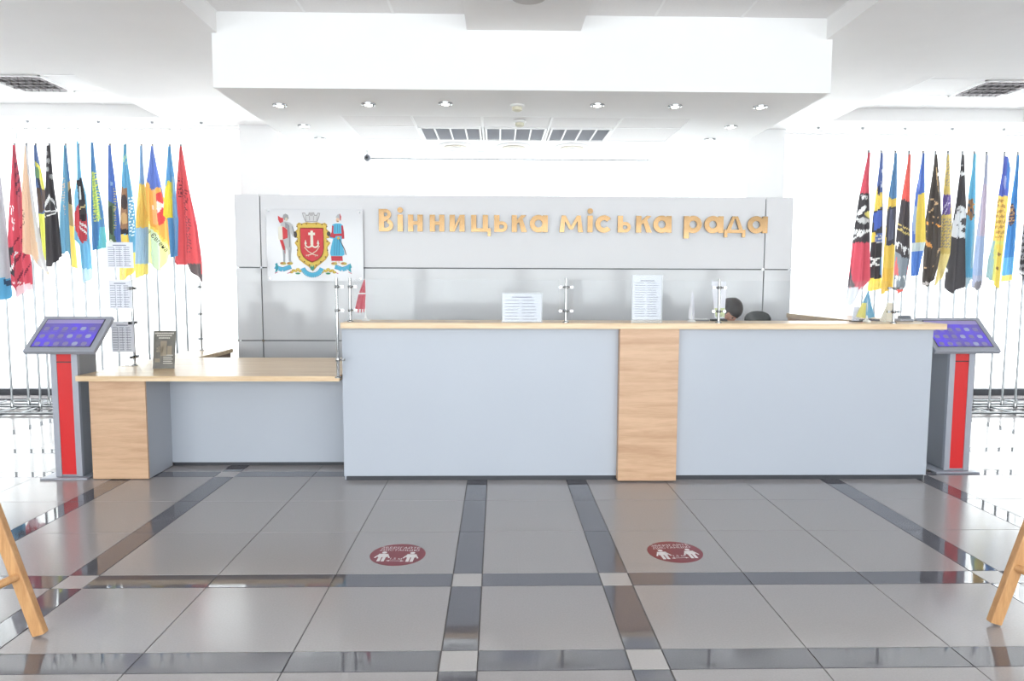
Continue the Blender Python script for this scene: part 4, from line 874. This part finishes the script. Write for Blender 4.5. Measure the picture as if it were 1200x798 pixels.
def ac(x0, x1, label):
    t = thing('air_grille', label, 'vent', ((x0+x1)/2, 7.36, SZ), 'three air grilles in the soffit'); wd = (x1-x0)/2; d = .30
    f = MB(); f.box(-wd, wd, -d, -d+.02, -.008, .004); f.box(-wd, wd, d-.02, d, -.008, .004); f.box(-wd, -wd+.02, -d+.02, d-.02, -.008, .004); f.box(wd-.02, wd, -d+.02, d-.02, -.008, .004)
    f.build('frame', M_tbar, t)
    MB().box(-wd+.02, wd-.02, -d+.02, d-.02, .035, .045).build('backing', mat('grille_backing', rgb(225, 228, 236), .6), t)
    me = None
    for i in range(1, 4):
        x = -wd+2*wd*i/4; link('divider', me, t, loc=(x, 0, 0)) if me else None
        if me is None: me = MB().box(-.008, .008, -d+.02, d-.02, -.006, .02).build('divider', M_tbar, t, loc=(x, 0, 0)).data
    me = None
    for j in range(12):
        y = -d+.045+.0455*j
        if me is None: me = MB().bar((-wd+.02, 0, .008), (wd-.02, 0, .008), .026, .002, (0, .6, .8)).build('slat', M_alu, t, loc=(0, y, 0)).data
        else: link('slat', me, t, loc=(0, y, 0))
ac(-.79, -.17, 'left of three grey air grilles above the reception'); ac(-.13, .49, 'middle of three grey air grilles above the reception'); ac(.53, 1.15, 'right of three grey air grilles above the reception')
for x, lab in ((-.48, 'left round ceiling diffuser behind the air grilles'), (.18, 'middle round ceiling diffuser behind the air grilles'), (.84, 'right round ceiling diffuser behind the air grilles')):
    t = thing('round_diffuser', lab, 'diffuser', (x, 8.0, SZ+.004), 'three round diffusers in the soffit')
    MB().lathe((0, 0, 0), [(.19, 0), (.185, -.010), (.15, -.014)], 30).build('outer_ring', M_tbar, t, smooth=True)
    MB().lathe((0, 0, 0), [(.13, -.0145), (.125, -.024), (.09, -.026)], 30).build('middle_ring', mat('cream_ring', rgb(206, 198, 184), .5), t, smooth=True)
    MB().lathe((0, 0, 0), [(.07, -.0265), (.06, -.036)], 24).build('centre_disc', M_tbar, t, smooth=True)
# security camera hanging under the soffit back edge
t = thing('security_camera', 'small dark security camera hanging under the soffit left of centre', 'camera', (-1.53, 8.32, SZ))
MB().tube([(0, 0, 0), (0, 0, -.05)], .012, 10).build('stem', M_white, t, smooth=True); MB().ell((0, -.01, -.085), (.042, .05, .042)).build('housing', M_dgrey, t, smooth=True); MB().lathe((0, -.063, -.085), [(.016, 0), (.018, .02)], 12, axis='Y').build('lens', M_black, t)
# round ceiling speaker in the dropped beam
t = thing('ceiling_speaker', 'round white ceiling fitting on the beam at top centre', 'speaker', (.215, 5.02, 3.495))
MB().lathe((0, 0, 0), [(.15, 0), (.148, -.012), (.125, -.018)], 32).build('rim', M_white, t, smooth=True); MB().lathe((0, 0, 0), [(.12, -.0185), (.05, -.024)], 30).build('grille', mat('speaker_grille', rgb(196, 192, 190), .6), t, smooth=True)
# louvred vents in the side trays
def louvre(x0, x1, y0, y1, z, label):
    t = thing('louvre_light', label, 'vent', ((x0+x1)/2, (y0+y1)/2, z), 'square louvred fittings in the side trays'); a_, b_ = (x1-x0)/2, (y1-y0)/2; M_alu = mat('louvre_blade_grey', rgb(132, 128, 130), .5)
    f = MB(); f.box(-a_, a_, -b_, -b_+.018, -.012, .01); f.box(-a_, a_, b_-.018, b_, -.012, .01); f.box(-a_, -a_+.018, -b_, b_, -.0115, .0095); f.box(a_-.018, a_, -b_, b_, -.0115, .0095); f.build('frame', M_tbar, t)
    MB().box(-a_+.015, a_-.015, -b_+.015, b_-.015, .06, .07).build('backing', M_dark, t)
    m1 = m2 = None
    for i in range(1, 8):
        x = -a_+2*a_*i/8
        if m1 is None: m1 = MB().box(-.002, .002, -b_+.018, b_-.018, -.008, .05).build('blade', M_alu, t, loc=(x, 0, 0)).data
        else: link('blade', m1, t, loc=(x, 0, 0))
    for j in range(1, 5):
        y = -b_+2*b_*j/5
        if m2 is None: m2 = MB().bar((-a_+.018, 0, .02), (a_-.018, 0, .02), .014, .056, (0, 0, 1)).build('louvre', M_alu, t, loc=(0, y, 0)).data
        else: link('louvre', m2, t, loc=(0, y, 0))
louvre(-5.30, -4.70, 7.40, 8.0, 3.592, 'square louvred ceiling fitting in the left tray'); louvre(5.04, 5.64, 7.253, 7.857, 3.592, 'square louvred ceiling fitting in the right tray')
# little curtain-rail brackets under the ceiling edge
for x, lab in ((-5.76,'small rail bracket above the crimson flag'),(-4.90,'small rail bracket above the black star flag'),(-4.25,'small rail bracket above the deep blue flag'),(-3.65,'small rail bracket above the big red flag'),
               (4.02,'small rail bracket, first on the right side'),(4.58,'small rail bracket above the first right flags'),(5.12,'small rail bracket above the fifth right flag'),(5.72,'small rail bracket above the large black flag'),(6.38,'small rail bracket at the right photo edge')):
    tag(MB().lathe((x, 8.80, H-.025), [(.012, 0), (.018, .012), (.018, .0249)], 10).build('rail_bracket', M_steel, smooth=True), lab, 'bracket', 'brackets along the ceiling edge')

# ------------------------------------------------------------------ person bowed behind the counter, chairs
M_skin = mat('skin', rgb(214, 160, 140), .5); M_hair = mat('dark_hair', rgb(38, 30, 32), .6, noise=.4, nscale=60); M_shirt = mat('dark_blouse', rgb(70, 66, 80), .8); M_trs = mat('dark_trousers', rgb(44, 46, 56), .8)
def skin_mesh(name, verts, edges, radii, m, parent, root=0, sub=2):
    me = bpy.data.meshes.new(name); me.from_pydata(verts, edges, []); me.materials.append(m); o = link(name, me, parent)
    md = o.modifiers.new('skin', 'SKIN'); me.skin_vertices[0].data if me.skin_vertices else None
    if not me.skin_vertices: pass
    for i, r_ in enumerate(radii):
        d = me.skin_vertices[0].data[i]; d.radius = (r_, r_) if not isinstance(r_, tuple) else r_; d.use_root = (i == root)
    sb = o.modifiers.new('sub', 'SUBSURF'); sb.levels = sub; sb.render_levels = sub
    for p in me.polygons: p.use_smooth = True
    return o
def person():
    t = thing('person', 'person with dark hair in dark clothes, head bowed, seated behind counter', 'person', (2.12, 6.55, 0))
    # pelvis, spine, neck, then limbs (relative to the Empty, facing -Y towards the counter)
    V = [(0, 0, .54), (0, -.03, .72), (0, -.09, .92), (0, -.15, 1.06), (0, -.19, 1.12),           # 0-4 pelvis..neck
         (.09, -.02, .53), (.12, -.42, .52), (.12, -.44, .28), (.12, -.42, .09), (.12, -.54, .045),   # 5-9 right leg
         (-.09, -.02, .53), (-.12, -.42, .52), (-.12, -.44, .28), (-.12, -.42, .09), (-.12, -.54, .045),
         (.17, -.14, 1.03), (.23, -.20, .88), (.22, -.34, .79), (.11, -.53, .775),           # 15-18 right arm
         (-.17, -.14, 1.03), (-.23, -.20, .88), (-.22, -.34, .79), (-.11, -.53, .775)]
    E_ = [(0,1),(1,2),(2,3),(3,4),(0,5),(5,6),(6,7),(7,8),(8,9),(0,10),(10,11),(11,12),(12,13),(13,14),(3,15),(15,16),(16,17),(17,18),(3,19),(19,20),(20,21),(21,22)]
    R_ = [.14,.12,.13,.09,.05,.085,.07,.052,.04,.035,.085,.07,.052,.04,.035,.055,.045,.038,.026,.055,.045,.038,.026]
    V += [(-.01, -.235, 1.175), (-.015, -.275, 1.235)]; E_ += [(4, 23), (23, 24)]; R_ += [.052, .06]
    o = skin_mesh('body', V, E_, R_, M_shirt, t)
    # head with face, bowed forward and a little to the left
    hd = MB(); n, m_ = 20, 16; hv = []; hf = []
    for i in range(m_+1):
        th = PI*i/m_
        for j in range(n):
            a_ = 2*PI*j/n; x, y, z = math.sin(th)*math.cos(a_), math.sin(th)*math.sin(a_), math.cos(th)
            fx = .076*x*(1-.25*max(0, -z)); fy_ = .092*y; fz = .112*z
            if y < -.6 and abs(x) < .3: fy_ -= .018*max(0, 1-abs(z+.15)*4)          # nose
            if y < -.5 and .2 < abs(x) < .55 and abs(z-.1) < .18: fy_ += .008      # eye sockets
            if y < -.6 and abs(x) < .35 and abs(z+.48) < .10: fy_ -= .005           # mouth
            hv.append((fx, fy_, fz))
    for i in range(m_):
        for j in range(n): hf.append((i*n+j, (i+1)*n+j, (i+1)*n+(j+1) % n, i*n+(j+1) % n))
    hd.add(hv, hf); h = hd.build('head', M_skin, t, smooth=True)
    h.location = (-.0, -.29, 1.248); h.rotation_euler = (math.radians(62), 0, math.radians(32))
    for sx in (-1, 1):
        MB().ell((sx*.078, .005, -.01), (.010, .018, .028), 10, 6).build('ear', M_skin, h, smooth=True)
        MB().ell((sx*.030, -.080, .012), (.012, .006, .006), 10, 6).build('eye', M_black, h, smooth=True)
    MB().ell((0, -.092, -.052), (.022, .006, .006), 10, 6).build('mouth', mat('lips', rgb(170, 90, 88), .5), h, smooth=True)
    hr = MB(); hv = []; hf = []
    for i in range(m_+1):
        th = PI*.84*i/m_
        for j in range(n):
            a_ = 2*PI*j/n; x, y, z = math.sin(th)*math.cos(a_), math.sin(th)*math.sin(a_), math.cos(th)
            cut = 1.0 if y > -.35 or z > .12 else .72
            ww = 1+.025*math.sin(a_*9+th*3); hv.append((.089*x*cut*ww, (.105*y+.010)*cut*ww, .122*z*cut+.006))
    for i in range(m_):
        for j in range(n): hf.append((i*n+j, (i+1)*n+j, (i+1)*n+(j+1) % n, i*n+(j+1) % n))
    hr.add(hv, hf); 
    hr.tube([(.055, .055, -.02), (.080, .055, -.06), (.085, .03, -.12)], [.035, .03, .008], 8); hr.tube([(-.055, .055, -.02), (-.075, .05, -.06), (-.075, .03, -.11)], [.035, .03, .008], 8)
    hr.build('hair', M_hair, h, smooth=True)
    for sx in (-1, 1):
        V2 = [(0, 0, 0), (0, -.055, 0)]; E2 = [(0, 1)]; R2 = [.022, .026]
        for q, (dx, ln) in enumerate(((-.026, .055), (-.009, .068), (.009, .064), (.025, .05))):
            b0 = len(V2); V2 += [(dx*.8, -.075, .002), (dx, -.075-ln*.55, .004), (dx*1.05, -.075-ln, -.010)]; E2 += [(1, b0), (b0, b0+1), (b0+1, b0+2)]; R2 += [.0095, .0085, .007]
        b0 = len(V2); V2 += [(-sx*.032, -.035, 0), (-sx*.048, -.065, -.004)]; E2 += [(0, b0), (b0, b0+1)]; R2 += [.011, .008]
        hn = skin_mesh('hand', V2, E2, R2, M_skin, t, sub=1); hn.location = (sx*.10, -.545, .772); hn.rotation_euler = (0, 0, -sx*.3)
person()
def office_chair(x, y, rz, label, zb, hide_head=False):
    t = thing('office_chair', label, 'chair', (x, y, 0), None, rz)
    for i in range(5):
        a_ = 2*PI*i/5+.3; MB().tube([(0, 0, .10), (.27*math.cos(a_), .27*math.sin(a_), .07)], [.022, .014], 8).build('base_arm', M_black, t, smooth=True)
        MB().lathe((.27*math.cos(a_), .27*math.sin(a_)-.012, .028), [(.028, 0), (.028, .024)], 12, axis='Y').build('caster', M_black, t, smooth=True)
    MB().tube([(0, 0, .08), (0, 0, .40)], .025, 12).build('gas_lift', M_dgrey, t, smooth=True)
    MB().box(-.24, .24, -.24, .22, .39, .46).build('seat', M_black, t, bevel=.03)
    MB().box(-.21, .21, .22, .28, .52, .52+zb).build('backrest', M_black, t, bevel=.025)
    MB().bar((0, .17, .38), (0, .30, .60), .05, .02).build('back_bracket', M_dgrey, t)
    if not hide_head:
        pr = [(-.12, 0), (.12, 0), (.125, .05), (.10, .09), (.05, .112), (0, .118), (-.05, .112), (-.10, .09), (-.125, .05)]
        MB().prism(pr, .21, .27).build('headrest', mat('dark_mesh_fabric', rgb(64, 68, 68), .8), t, bevel=.012).location = (0, 0, 1.108)
        MB().bar((0, .26, .95), (0, .26, 1.12), .05, .02).build('headrest_stem', M_dgrey, t)
office_chair(2.12, 6.56, 0, 'office chair carrying the bowed person behind the counter', .42, True)
office_chair(2.58, 7.0, 3.05, 'dark office chair whose rounded headrest shows right of the person', .52)
